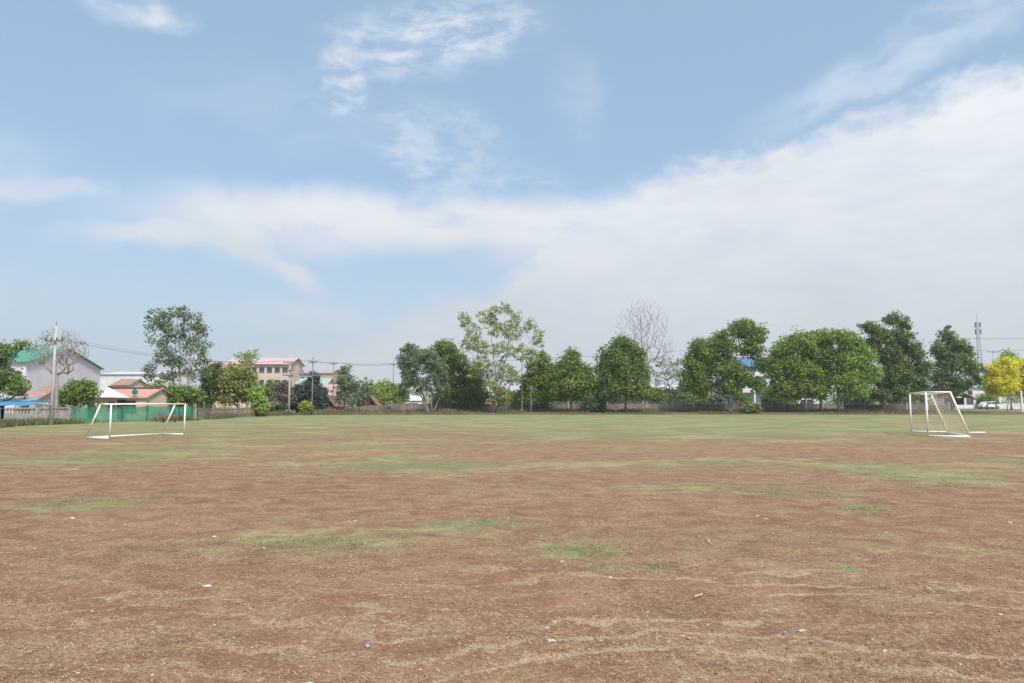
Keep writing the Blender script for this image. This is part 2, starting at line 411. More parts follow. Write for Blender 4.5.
# small clods and chips
def pebbles(n, yr, smin, smax):
    u = rng.random(n); y = yr[0]*(yr[1]/yr[0])**u; x = (rng.random(n)*2-1)*.8*y; z = field_height(x, y)
    s = smin + (smax-smin)*rng.random(n)**3
    base = np.array([[1,0,0],[-1,0,0],[0,1,0],[0,-1,0],[0,0,.7],[0,0,-.5]], float)
    fc = np.array([[0,2,4],[2,1,4],[1,3,4],[3,0,4],[2,0,5],[1,2,5],[3,1,5],[0,3,5]])
    a = rng.random(n)*6.28; ca, sa_ = np.cos(a), np.sin(a)
    B = base[None]*(.6+.8*rng.random((n,6,1)))*s[:,None,None]
    X = B[...,0]*ca[:,None]-B[...,1]*sa_[:,None]; Y = B[...,0]*sa_[:,None]+B[...,1]*ca[:,None]
    V = np.stack([X+x[:,None], Y+y[:,None], B[...,2]*.8+z[:,None]+s[:,None]*.2], -1).reshape(-1,3)
    Fc = (fc[None]+ (np.arange(n)*6)[:,None,None]).reshape(-1,3)
    return V, Fc, np.repeat(rng.random(n), 8)
PEB = leaf_mat('clod', (.15,.08,.05), (.30,.18,.115), (.62,.50,.38), 0.0)
V1, F1, t1 = pebbles(12000, (3.3, 26), .003, .014)
tag(npmesh('gravel', V1, F1, PEB, tint=t1**1.6), 'small clods, stone chips and leaf crumbs on the dry soil', 'gravel', kind='stuff')

# ---------------------------------------------------------------- trees
def leaves(cent, rad, n_per, ls, flat=.75, up=.45):
    """leaf quads round clump centres"""
    m = len(cent); n = m*n_per
    c = np.repeat(cent, n_per, 0); r = np.repeat(rad, n_per)
    d = rng.normal(size=(n,3)); d /= np.linalg.norm(d, axis=1)[:,None]
    q = rng.random(n)**.5*1.12 + np.abs(rng.normal(size=n))*.12
    p = c + d*(r*q)[:,None]*np.array([1,1,flat])
    nrm = rng.normal(size=(n,3))*.75 + d*.5 + np.array([0,0,up]); nrm /= np.linalg.norm(nrm, axis=1)[:,None]
    t = np.cross(nrm, rng.normal(size=(n,3))); t /= np.linalg.norm(t, axis=1)[:,None]; b = np.cross(nrm, t)
    s = (ls*(.55+.9*rng.random(n)))[:,None]
    V = np.stack([p - t*s, p + b*s*.5 + nrm*s*.12, p + t*s, p - b*s*.5 + nrm*s*.12], 1).reshape(-1,3)
    cl = np.repeat(rng.random(m), n_per)
    tint = np.clip(.42*cl + .5*rng.random(n) + .04, 0, 1)
    return V, np.arange(n*4).reshape(n,4), tint
def limb_path(a, b, wob, n=5, sag=.0):
    pts = []
    a = Vector(a); b = Vector(b); L = (b-a).length
    for i in range(n+1):
        t = i/n; p = a.lerp(b, t)
        if 0 < i < n: p += Vector((random.uniform(-1,1), random.uniform(-1,1), random.uniform(-.6,.9)))*wob*L
        p.z += sag*math.sin(t*math.pi)*L
        pts.append(p)
    return pts
def tree(name, label, Y, base, blobs, leaf='green', stems=None, r0=.16, density=1.0, leafsize=.17, clump=.75, group=None,
         bark=None, depth=1.0, nlimb=16, cat='tree', per=34, flat=.75, extra=None, twigs=True, trunk=True):
    """blobs: (px, py, rx, ry) of foliage masses; stems: pixel polylines of trunks"""
    bark = bark or BARK
    bx = P(base, HOR, Y).x; bz = gz(bx, Y); t = thing(name, label, cat, (bx, Y, bz-.03), group)
    cs, rs = [], []
    for (px, py, rx, ry) in blobs:
        c = P(px, py, Y); RX, RY = size(rx, Y), size(ry, Y); RD = max(RX, RY*.7)*depth
        k = max(4, int(density*17*RX*RY/(clump**1.3)/ (1 + .10*RX)))
        d = rng.normal(size=(k,3)); d /= np.linalg.norm(d, axis=1)[:,None]
        q = (rng.random(k)**.40)[:,None]
        pt = np.array(c) + d*q*np.array([max(RX-clump*.25,.2), max(RD-clump*.3,.2), max(RY-clump*.2,.2)])
        pt += rng.normal(size=(k,3))*clump*.34
        cs.append(pt); rs.append(clump*(.55+.8*rng.random(k)))
    cs = np.concatenate(cs); rs = np.concatenate(rs)
    ok = cs[:,2] > bz+.3; cs, rs = cs[ok], rs[ok]
    V, Fc, ti = leaves(cs, rs, per, leafsize, flat)
    ok = V.reshape(-1,4,3)[:,:,2].min(1) > bz+.02
    V = V.reshape(-1,4,3)[ok].reshape(-1,3); ti = ti[ok]; Fc = np.arange(len(V)).reshape(-1,4)
    npmesh('crown', V, Fc, LEAF[leaf], t, ti)
    if extra:   # a second leaf or blossom kind: (material, share)
        k = rng.random(len(cs)) < extra[1]
        V, Fc, ti = leaves(cs[k], rs[k]*1.05, max(6, per//2), leafsize, flat)
        npmesh('young_foliage', V, Fc, LEAF[extra[0]], t, ti)
    if trunk:
        mb = MB()
        if stems is None:
            top = min(blobs, key=lambda b: b[1])
            stems = [[(base, None), (base+random.uniform(-2,2), (blobs[0][1]+HOR+8)/2), (top[0], top[1]+top[3]*.3)]]
        spine = []
        for sidx, st in enumerate(stems):
            w = []
            for i, (sx, sy) in enumerate(st):
                yy = Y + (0 if i == 0 else random.uniform(-.4,.4))
                w.append(Vector((bx if len(stems) == 1 else P(sx, HOR, Y).x, Y, bz-.12)) if sy is None else P(sx, sy, yy))
            pts = []
            for i in range(len(w)-1):
                seg = limb_path(w[i], w[i+1], .018, 4); pts += seg if i == 0 else seg[1:]
            n = len(pts); rr = [r0*(1-.8*(i/(n-1))**.8)*(1.35 if i == 0 else 1) for i in range(n)]
            mb.tube(pts, rr, 8); spine += list(zip(pts, rr))[2:]
        k = min(nlimb, len(cs))
        for j in rng.choice(len(cs), k, replace=False):
            c = Vector(cs[j]); cand = [(p, r) for p, r in spine if p.z < c.z-.15*(c-p).length and p.z > bz+ .9] or spine[-2:]
            p, r = min(cand, key=lambda q: (q[0]-c).length + .35*abs(c.z-q[0].z - .6*(c-q[0]).length))
            path = limb_path(p, c, .05, 5, .06); rb = min(r*.62, .09)
            mb.tube(path, [rb*(1-.75*i/5)+.012 for i in range(6)], 5)
            if twigs:
                for q in range(2):
                    m2 = path[random.choice((2,3,4))]; jj = rng.integers(len(cs)); e = Vector(cs[jj])
                    if (e-m2).length > 3.0: e = m2 + (e-m2).normalized()*random.uniform(1,2.2)
                    mb.tube(limb_path(m2, e, .06, 3), [rb*.4, rb*.3, rb*.2, .01], 4)
        mb.build('trunk', bark, t, True)
    return t
def bare_tree(name, label, Y, base, trunk_top, blobs, seed, bark, ntarget=420, thin=.011, power=.46, tufts=None, wob=.10):
    """leafless tree grown twig by twig towards points spread through its crown"""
    R = np.random.default_rng(seed); bx = P(base, HOR, Y).x; bz = gz(bx, Y)
    t = thing(name, label, 'tree', (bx, Y, bz-.03))
    zt = P(base, trunk_top, Y).z; nodes = []; par = []; L0 = zt-bz; n0 = max(6, int(L0/.3))
    for i in range(n0+1):
        f = i/n0; nodes.append((bx+.10*math.sin(f*5)*f, Y+.06*math.sin(f*7), bz-.1+f*(L0+.1))); par.append(i-1)
    T = []
    for (px, py, rx, ry, w_) in blobs:
        c = np.array(P(px, py, Y)); k = int(ntarget*w_); d = R.normal(size=(k,3)); d /= np.linalg.norm(d, axis=1)[:,None]
        T.append(c + d*(R.random(k)**.36)[:,None]*np.array([size(rx,Y), size(rx,Y)*.85, size(ry,Y)]))
    T = np.concatenate(T); start = np.array(nodes[n0//2]); T = T[np.argsort(np.linalg.norm(T-start, axis=1) + R.random(len(T))*1.2)]
    tips = []
    for q in T:
        A_ = np.array(nodes); dv = q - A_; dist = np.linalg.norm(dv, axis=1)
        cost = dist + 1.9*np.maximum(0, .55*dist - dv[:,2]) + np.where(np.arange(len(A_)) < n0*.45, 4, 0)
        k = int(np.argmin(cost)); a = A_[k]; D = dist[k]
        if D < .12: continue
        n = max(1, int(D/.38)); prev = k; sd_ = R.normal(size=3)*wob*D
        for i in range(1, n+1):
            f = i/n; p = a + (q-a)*f + sd_*math.sin(math.pi*f) + np.array([0,0,-.10*D*math.sin(math.pi*f)]) + (R.normal(size=3)*.02 if i < n else 0)
            nodes.append(tuple(p)); par.append(prev); prev = len(nodes)-1
        tips.append(prev)
    cnt = np.zeros(len(nodes))
    for k in tips: cnt[k] += 1
    for k in range(len(nodes)-1, 0, -1): cnt[par[k]] += cnt[k]
    rad = thin*np.maximum(cnt, .6)**power
    mb = MB(); mb.tube(nodes[:n0+1], [max(rad[i], thin)*(1.25 if i == 0 else 1) for i in range(n0+1)], 9); mb.build('trunk', bark, t, True)
    kids = {}
    for k in range(n0+1, len(nodes)): kids.setdefault(par[k], []).append(k)
    br = MB()
    starts = [(par[k], k) for k in range(n0+1, len(nodes)) if par[k] <= n0 or max(kids[par[k]], key=lambda c: cnt[c]) != k]
    for p0, k in starts:
        ch = [p0, k]
        while ch[-1] in kids: ch.append(max(kids[ch[-1]], key=lambda c: cnt[c]))
        rr = [min(rad[ch[1]], rad[p0])] + [rad[c] for c in ch[1:]]; rr[-1] *= .5
        br.tube([nodes[c] for c in ch], rr, 5)
    br.build('branches', bark, t, True)
    if tufts:
        k = R.choice(tips, tufts[1], replace=False)
        V, Fc, ti = leaves(np.array([nodes[i] for i in k]), np.full(len(k), .28), 9, .09)
        npmesh('foliage', V, Fc, LEAF[tufts[0]], t, ti)
    return t

tree('broadleaf_tree', 'dark spreading tree cut off by the left edge of the photo, bright green below', 60, -8,
     [(-12,372,24,24),(10,381,16,13),(16,390,12,9),(-4,352,22,9),(16,348,13,4),(24,343,8,2.5),(-25,350,18,16)], 'green', r0=.2, density=.5, clump=.5, leafsize=.13, nlimb=30, extra=('dark',.4))
bare_tree('bare_tree', 'nearly leafless twiggy tree just behind the white concrete pole at far left', 57, 55.5, 356, [(58,346,26,16,.5),(73,350,17,15,.35),(38,354,13,12,.25),(60,335,20,8,.3),(62,364,16,8,.12)], 9, BARK_TWIG, ntarget=640, thin=.0075, power=.44, tufts=('olive', 22), wob=.10)
tree('shrub', 'rounded dark green shrub behind the balustrade wall, right of the white concrete pole', 64, 76,
     [(78,394,17,11),(68,400,11,9),(88,392,9,9),(80,386,12,6)], 'green', cat='shrub', r0=.06, density=1.5, clump=.5, leafsize=.13, nlimb=8)
tree('eucalyptus_tree', 'tall airy eucalyptus with a pale trunk rising behind the green shade net', 78, 180,
     [(163,316,13,11),(158,326,13,8),(178,311,13,8),(192,321,12,10),(200,330,8,9),(174,333,13,10),(190,342,12,10),(160,342,10,7),(164,358,9,12),(202,352,7,14),(178,358,15,10),(150,372,6,12),(192,372,11,10),(205,366,5,10),(168,378,10,8)],
     'grey', stems=[[(180,None),(180,380),(180,345),(177,318)],[(176,None),(172,370),(164,325)],[(184,None),(190,365),(194,330)]], r0=.15, density=.40, clump=.5, leafsize=.14, bark=BARK_PALE, nlimb=34, per=22, extra=('green',.4))
tree('broadleaf_tree', 'bushy green tree low behind the shade net under the eucalyptus', 76, 166,
     [(160,394,13,10),(178,396,14,10),(150,398,8,10),(192,397,9,9)], 'green', r0=.08, density=1.2, clump=.55, nlimb=10, extra=('olive',.3))
tree('broadleaf_tree', 'slim dark green tree behind the wooden fence, right of the eucalyptus', 82, 211,
     [(211,380,7,16),(208,396,9,12),(214,368,5,8)], 'dark', r0=.09, density=1.0, clump=.55)
tree('flowering_tree', 'yellow green tree with lime yellow blossom over the wooden fence', 84, 238,
     [(236,382,20,11),(226,392,13,10),(248,388,12,10),(240,372,14,7),(238,397,20,6)], 'olive', r0=.12, density=1.0, clump=.65, extra=('lime',.55), nlimb=18)
tree('broadleaf_tree', 'thin pale feathery tree top rising over the pink roofed building', 92, 247,
     [(243,356,8,5),(253,355,6,5),(248,361,9,5)], 'pale', r0=.07, density=.6, clump=.5, leafsize=.13, per=16)
tree('shrub', 'upright bright green shrub at the right end of the wooden fence', 82, 260,
     [(258,402,7,10),(263,408,6,7),(256,394,6,7)], 'bright', cat='shrub', r0=.05, density=1.3, clump=.5, nlimb=6)
tree('broadleaf_tree', 'small round green tree between the yellow green tree and the brown one', 100, 271,
     [(272,388,8,7),(270,396,9,8)], 'green', r0=.08, density=1.1, clump=.6)
tree('shrub', 'low green shrub left of the utility pole foot', 92, 276, [(277,408,8,5),(270,410,6,4)], 'grey', cat='shrub', r0=.04, density=1.4, clump=.45, nlimb=5)
tree('withered_tree', 'brown withered tree left of the utility pole', 97, 283,
     [(283,388,8,8),(279,398,8,10),(287,400,7,8)], 'brown', r0=.09, density=.9, clump=.55)
tree('conifer_shrub', 'dark blue green shrub right behind the utility pole', 99, 299, [(299,396,9,12),(296,404,8,7)], 'blue', cat='shrub', r0=.07, density=1.6, clump=.55, nlimb=8)
tree('conifer_shrub', 'pointed dark blue green shrub, tallest of the dark group right of the utility pole', 100, 313,
     [(312,393,9,13),(313,380,4,8),(313,403,10,8)], 'blue', cat='shrub', r0=.08, density=1.6, clump=.55, nlimb=8)
tree('conifer_shrub', 'rounded dark blue green shrub beside the left hut', 102, 322, [(321,395,6,9),(320,402,7,7)], 'blue', cat='shrub', r0=.06, density=1.5, clump=.5, nlimb=6)
tree('sapling', 'yellow green sapling with drooping leaves in front of the dark shrubs', 91, 305,
     [(305,404,3.5,3),(302,407,3,3),(308,407,3,3),(305,410,3,3)], 'lime', cat='sapling', r0=.035, density=1.3, clump=.35, leafsize=.16, nlimb=5)
tree('broadleaf_tree', 'loose grey green tree with a pointed top between the two huts', 99, 348,
     [(345,371,6,8),(346,382,10,10),(356,386,11,10),(340,393,10,10),(362,396,9,8),(350,399,14,8),(368,387,6,6)], 'grey', stems=[[(345,None),(345,395),(345,372)],[(353,None),(353,398),(358,384)]], r0=.10, density=.42, clump=.5, leafsize=.14, bark=BARK_PALE, extra=('green',.4), per=26)
tree('broadleaf_tree', 'multi stemmed tree with pale leaning stems at the left end of the block wall', 98, 430,
     [(410,350,9,8),(404,362,8,9),(416,363,12,11),(408,377,8,10),(428,360,11,11),(436,372,13,11),(420,384,10,8),(402,392,6,8),(441,387,9,9)],
     'grey', stems=[[(430,None),(424,398),(414,372),(410,352)],[(432,None),(431,395),(428,366)],[(433,None),(440,396),(448,378)],[(428,None),(420,392),(404,372)]], r0=.12, density=.55, clump=.55, leafsize=.15, bark=BARK_GREY, nlimb=26, extra=('green',.5))
tree('broadleaf_tree', 'leafy mid green tree with an olive crown left of the tall sparse tree', 103, 454,
     [(446,348,13,8),(434,353,11,8),(452,360,14,10),(462,372,16,12),(446,378,12,12),(478,376,12,12),(470,388,16,9),(452,394,12,8)], 'green', r0=.16, density=.7, clump=.7, nlimb=24, extra=('olive',.6))
tree('shrub', 'dark rounded shrub against the block wall under the olive crown', 102, 474, [(466,399,9,7),(480,398,10,7),(474,393,12,5)], 'dark', cat='shrub', r0=.06, density=1.6, clump=.6, nlimb=8)
tree('broadleaf_tree', 'tallest sparse tree at centre with airy pale green crown and forking stems', 98, 497,
     [(464,322,8,9),(474,333,10,10),(468,345,9,8),(487,318,11,9),(503,309,12,6),(516,317,9,7),(497,328,14,9),(514,333,13,9),(531,324,8,9),(539,338,7,10),(484,348,12,9),(503,350,13,10),(522,352,10,9),(534,356,7,8),(480,364,12,9),(500,370,15,12),(490,385,13,9),(512,378,9,9),(474,372,9,9)],
     'pale', stems=[[(497,None),(497,390),(494,360),(490,325)],[(499,None),(500,385),(508,350),(512,318)],[(502,None),(508,388),(524,365),(537,335)],[(494,None),(490,388),(480,360),(470,330)]], r0=.13, density=.35, clump=.44, leafsize=.135, bark=BARK_PALE, nlimb=60, per=20, extra=('lime',.4))
tree('shrub', 'yellowing undergrowth shrub round the foot of the tall sparse tree', 97.5, 500, [(500,392,7,7),(497,400,8,5),(505,397,5,6)], 'olive', cat='shrub', r0=.04, density=.28, clump=.45, nlimb=5, extra=('rust',.5))
tree('broadleaf_tree', 'green tree with a yellow topped crown right of the tall sparse tree', 104, 548,
     [(543,360,9,8),(534,368,9,8),(552,372,8,10),(528,382,9,10),(542,384,13,12),(525,396,10,8),(540,398,12,7)], 'green', r0=.14, density=.95, clump=.7, nlimb=18, extra=('lime',.25))
tree('broadleaf_tree', 'domed deep green tree with a short dark trunk left of the larger central one', 99, 571,
     [(571,366,13,11),(560,375,11,11),(583,374,10,11),(573,384,21,10),(558,388,9,8),(587,387,8,8),(572,355,7,5),(572,393,14,6)], 'green', r0=.17, density=1.35, clump=.75, nlimb=20, extra=('bright',.3))
tree('broadleaf_tree', 'large rounded deep green tree in front of the leafless tree', 98, 626,
     [(622,348,12,9),(611,357,11,9),(636,357,10,11),(606,372,10,12),(624,368,16,14),(641,376,9,14),(616,388,16,11),(636,391,14,9),(625,341,7,4),(645,392,6,7)], 'green', r0=.21, density=1.35, clump=.78, nlimb=24, extra=('dark',.4))
tree('shrub', 'small dark bush at the wall between two deep green trees', 99, 597, [(597,406,7,6),(594,409,6,4)], 'dark', cat='shrub', r0=.04, density=1.8, clump=.45, nlimb=5)
tree('shrub', 'loose light green shrub standing over the small dark bush', 103, 601, [(601,395,6,7),(598,385,5,6)], 'bright', cat='shrub', r0=.06, density=.9, clump=.5, nlimb=6)
bare_tree('bare_tree', 'tall leafless tree with a fine grey crown behind the large deep green tree', 106, 643, 322, [(642,322,29,24,.55),(645,345,33,18,.30),(641,312,20,15,.22),(664,344,13,10,.06)], 12, BARK_TWIG, ntarget=1000, thin=.0078, power=.44, wob=.05)
tree('broadleaf_tree', 'thin sparse tree right of the leafless tree above the low white roof', 112, 668,
     [(660,362,9,7),(676,364,11,6),(668,374,14,8),(684,372,7,8),(658,380,6,8)], 'olive', r0=.11, density=.22, clump=.5, leafsize=.13, per=16, nlimb=26, extra=('grey',.5))
tree('broadleaf_tree', 'big dense dark green tree with a lopsided high right crown left of the blue building', 98, 729,
     [(703,352,15,12),(693,362,9,9),(722,343,14,12),(741,329,12,10),(747,324,6,4.5),(757,335,8,9),(750,349,13,9),(760,362,6,7),(757,385,6,7),(698,374,14,11),(722,366,18,13),(740,376,13,10),(704,388,13,8),(728,388,14,7),(688,382,7,7)],
     'green', stems=[[(729,None),(729,395),(727,370),(735,338)],[(731,None),(734,392),(742,360)]], r0=.24, density=1.3, clump=.8, nlimb=30, extra=('dark',.5))
tree('shrub', 'small yellow green bush in front of the wall below the blue building', 96.5, 751, [(748,409,5,3.5),(755,409,5,3),(752,407,4,2.5)], 'olive', cat='shrub', r0=.03, density=1.8, clump=.4, nlimb=4, extra=('green',.8))
tree('broadleaf_tree', 'bright green tree, left third of the wide low crown beside the blue building', 98, 805,
     [(800,342,15,10),(784,352,13,11),(776,368,10,10),(792,366,15,12),(783,386,11,9),(802,384,13,11),(775,393,6,5),(792,393,12,5),(812,372,10,12)], 'green', r0=.17, density=1.4, clump=.72, nlimb=20, extra=('bright',.6), group='trees sharing one wide bright crown')
tree('broadleaf_tree', 'bright green tree with a forked trunk in the middle of the wide low crown', 99, 820,
     [(822,339,14,8),(818,356,16,11),(826,372,15,12),(817,389,14,9)], 'green', r0=.17, density=1.4, clump=.72, nlimb=20, extra=('bright',.6), group='trees sharing one wide bright crown')
tree('broadleaf_tree', 'brightest green tree forming the right third of the wide low crown', 97.5, 838,
     [(841,338,13,8),(854,345,12,9),(861,358,11,10),(846,358,14,12),(863,374,11,11),(846,380,15,12),(858,390,10,6),(874,372,5,8)], 'bright', r0=.17, density=1.4, clump=.72, nlimb=20, extra=('green',.35), group='trees sharing one wide bright crown')
tree('broadleaf_tree', 'tall dark green tree with a thick dark trunk left of the right goal', 101, 882,
     [(894,320,10,6),(904,325,6,7),(868,327,9,5),(880,336,12,9),(898,340,13,10),(872,348,9,10),(888,356,13,11),(912,350,10,10),(920,366,10,13),(904,372,15,13),(888,380,14,12),(922,386,8,9),(905,392,14,6),(880,394,13,6),(893,372,12,10)], 'dark', r0=.26, density=.8, clump=.68, nlimb=32, extra=('green',.75))
tree('broadleaf_tree', 'dark green tree behind the right goal with an uneven peaked crown', 108, 951,
     [(947,336,8,8),(957,345,9,9),(940,352,9,10),(968,352,7,6),(952,362,15,10),(968,368,10,9),(940,374,12,11),(960,384,13,9),(936,390,9,8),(975,380,5,7),(950,392,12,5)], 'dark', r0=.20, density=.62, clump=.62, nlimb=30, extra=('green',.45))
tree('broadleaf_tree', 'sparse dark tree beside the radio tower', 128, 987, [(983,368,5,6),(990,373,6,7),(984,382,6,6)], 'dark', r0=.12, density=.7, clump=.6, per=18)
tree('broadleaf_tree', 'green tree top showing behind the two yellow trees', 128, 1011, [(1010,358,8,7),(1004,366,8,7),(1015,368,9,8)], 'bright', r0=.15, density=1.2, clump=.75)
tree('flowering_tree', 'left of the two yellow blossoming trees near the white wall', 107, 1007,
     [(998,373,10,10),(1006,366,9,8),(1000,386,13,10),(1009,382,8,11),(992,383,6,9)], 'yellow', r0=.09, density=1.1, clump=.6, extra=('lime',.35), nlimb=18, bark=BARK_PALE)
tree('flowering_tree', 'right of the two yellow blossoming trees, cut off by the right edge of the photo', 109, 1021,
     [(1022,368,8,9),(1027,378,10,12),(1019,386,6,9),(1026,392,9,5)], 'yellow', r0=.12, density=1.1, clump=.6, extra=('lime',.35), nlimb=18, bark=BARK_PALE)

# shrubs growing behind the wall, one by one
hedge_spots = [
 (372,397,10,8,'bright','bushy green shrub behind the right hut'),(386,392,11,8,'bright','broad green shrub below the power line pole, right of the huts'),(398,398,8,8,'green','green shrub at the left edge of the multi stemmed tree'),
 (444,399,10,7,'dark','dark shrub just right of the pale leaning stems'),(458,402,8,5,'green','low green shrub between the leaning stems and the dark rounded shrub'),(512,399,8,7,'green','green shrub behind the foot of the tall sparse tree'),
 (519,404,9,6,'dark','dark shrub below the round teal sign'),(560,400,10,7,'green','green shrub behind the short trunk of the domed tree'),(583,401,9,6,'dark','dark shrub right of the domed tree trunk'),
 (612,401,9,6,'dark','dark shrub left of the large rounded tree trunk'),(637,401,9,6,'green','green shrub right of the large rounded tree trunk'),(655,397,9,7,'green','green shrub under the left end of the low white roof'),
 (670,398,10,7,'grey','grey green shrub under the middle of the low white roof'),(686,396,10,8,'dark','dark shrub under the right end of the low white roof'),(697,402,8,6,'green','green shrub beside the pale post'),
 (716,402,7,6,'grey','grey green shrub left of the big dense tree trunk'),(741,400,6,7,'green','green shrub between the big dense tree and the blue building'),(772,400,9,7,'dark','dark shrub right of the blue building'),
 (788,402,8,6,'green','green shrub left of the parked white van'),(848,401,9,6,'dark','dark shrub right of the wide low crown trunks'),(864,401,9,6,'dark','dark shrub left of the thick dark trunk'),
 (899,401,8,6,'dark','dark shrub right of the thick dark trunk'),(914,402,8,6,'green','green shrub behind the left post of the right goal'),(988,400,7,5,'green','green shrub behind the white wall, right of the kiosk')]
for i, (px, py, rx, ry, lf, lab) in enumerate(hedge_spots):
    tree('shrub', lab, 110+(i*37 % 11)*.8 if px < 980 else 150, px, [(px,py-1,rx*1.25,ry*1.1),(px+random.uniform(-4,4),py+3,rx*1.1,ry*.8)], lf, cat='shrub', r0=.06, density=1.3, clump=.7, leafsize=.2, nlimb=5, twigs=False, group='shrubs growing behind the boundary wall', extra=(('brown',.25) if i % 3 == 0 else None))

# far-off wood seen through the gaps
cs = []
for x in np.arange(-330, 340, 3.2):
    y = 270 + 30*math.sin(x*.02) + rng.normal()*8; top = 5.0 + 2.5*fbm(np.array([x]), np.array([1.]), .05, 51)[0] + rng.random()*1.2
    for k in range(4): cs.append((x+rng.normal()*2, y+rng.normal()*3, top*(k+.6)/4))
V1, F1, t1 = leaves(np.array(cs), np.full(len(cs), 2.3), 40, .5)
tag(npmesh('distant_trees', V1, F1, LEAF['green'], tint=t1), 'low far-off line of trees on the horizon', 'distant trees', kind='stuff')

# weeds along the foot of the walls
def weeds(n, path, width, h, name, label, m):
    P0 = np.array(path, float); seg = np.diff(P0, axis=0); L_ = np.linalg.norm(seg, axis=1); cum = np.concatenate([[0], np.cumsum(L_)])
    s = rng.random(n)*cum[-1]; k = np.clip(np.searchsorted(cum, s)-1, 0, len(seg)-1); f = (s-cum[k])/L_[k]
    p = P0[k] + seg[k]*f[:,None]; nrm = np.stack([seg[k][:,1], -seg[k][:,0]], -1)/L_[k][:,None]
    dens = fbm(p[:,0], p[:,1], .25, 61); keep = rng.random(n) < smooth(.3, .65, dens)
    p = p + nrm*(rng.random(n)**1.5*width)[:,None]; p = p[keep]; dens = dens[keep]; n = len(p)
    z = .26*smooth(93.5, 99, p[:,1])*smooth(-34, -26, p[:,0]); a = rng.random(n)*6.28; hh = h*(.2+rng.random(n))*(.4+dens); w = .03
    dx, dy = np.cos(a)*w, np.sin(a)*w; lx, ly = rng.normal(size=n)*hh*.35, rng.normal(size=n)*hh*.35
    V = np.stack([np.stack([p[:,0]-dx, p[:,1]-dy, z-.02],-1), np.stack([p[:,0]+dx, p[:,1]+dy, z-.02],-1),
                  np.stack([p[:,0]+lx+dx*.3, p[:,1]+ly+dy*.3, z+hh],-1), np.stack([p[:,0]+lx-dx*.3, p[:,1]+ly-dy*.3, z+hh],-1)], 1).reshape(-1,3)
    return tag(npmesh(name, V, np.arange(n*4).reshape(n,4), m, tint=rng.random(n)), label, name.replace('_',' '), kind='stuff')
W1 = leaf_mat('weed', (.08,.10,.035), (.15,.175,.07), (.26,.24,.12), .2)
W2 = leaf_mat('dry_weed', (.17,.11,.07), (.27,.18,.11), (.38,.28,.17), .2)
wing = [G(-60,431), G(0,426), G(68,423.8), G(192,420.3), G(232,417), G(285,415.2)]
back = [(-30, 99), (0, 103.4), (60, 103.4), (64, 104)]
weeds(26000, [(w.x, w.y) for w in wing], 1.6, .42, 'green_weeds', 'green weeds along the foot of the left wall and fences', W1)
weeds(16000, [(w.x, w.y) for w in wing], 1.0, .5, 'dry_weeds', 'dry brown weeds at the foot of the left wall and fences', W2)
weeds(60000, back, 8.6, .24, 'verge_grass', 'rough green grass on the raised verge under the trees', W1)
weeds(30000, back, 3.2, .5, 'dead_weeds', 'dead brown weeds along the long block wall', W2)

# ---------------------------------------------------------------- walls and fences
def run_points(a, b, step):
    n = max(1, round((b-a).length/step)); return [a.lerp(b, i/n) for i in range(n+1)]
# left balustrade wall
wl = [Vector((w.x, w.y, 0)) for w in (G(-60,431), G(0,426), G(68,423.8))]
t = thing('balustrade_wall', 'weathered grey concrete wall with baluster openings along its top at far left', 'wall', wl[0])
pan, rail, bal = MB(), MB(), MB()
for a, b in zip(wl[:-1], wl[1:]):
    pan.beam(a+Vector((0,0,.40)), b+Vector((0,0,.40)), .14, .84)
    rail.beam(a+Vector((0,0,1.245)), b+Vector((0,0,1.245)), .2, .09)
    for p in run_points(a, b, .24): bal.box(p+Vector((0,0,1.01)), (.1,.1,.376))
pan.build('wall_panel', CONC, t); rail.build('coping', CONC, t); bal.build('balusters', CONC, t)
for a, b in zip(wl[:-1], wl[1:]):
    for p in run_points(a, b, 2.6):
        m = MB(); m.box(p+Vector((0,0,.68)), (.26,.26,1.40)); m.box(p+Vector((0,0,1.41)), (.34,.34,.06)); m.build('pillar', CONC, t)

# green shade net fence
na, nb = G(68,423.6), G(193,420.2); na.z = nb.z = 0
t = thing('shade_net_fence', 'green shade net strung on posts behind the left goal', 'fence', na)
posts = run_points(na, nb, 2.45)
for p in posts:
    m = MB(); m.tube([p+Vector((0,-.24,-.1)), p+Vector((random.uniform(-.05,.05),-.20,1.42+random.uniform(-.05,.12)))], .035, 6); m.build('post', DARKF, t)
for a, b in zip(posts[:-1], posts[1:]):
    nx, nz = 26, 10; VV = []; k0 = random.uniform(0, 6); top = 1.36+random.uniform(-.06,.05); sg = random.uniform(.04,.12)
    for j in range(nz+1):
        for i in range(nx+1):
            u = i/nx; w = j/nz; p = a.lerp(b, u)
            z = .05 + w*(top-.05) - sg*4*u*(1-u)*w
            off = .045*math.sin(u*33+k0+w*2) + .06*math.sin(u*9+k0*2+w*4) + .03*math.sin(w*9+u*5)
            VV.append((p.x, p.y-off-.07, z))
    VV = np.array(VV); ix = np.arange((nx+1)*(nz+1)).reshape(nz+1, nx+1)
    o = npmesh('net_panel', VV, np.stack([ix[:-1,:-1], ix[:-1,1:], ix[1:,1:], ix[1:,:-1]], -1).reshape(-1,4), NETG, t)
    for p in o.data.polygons: p.use_smooth = True

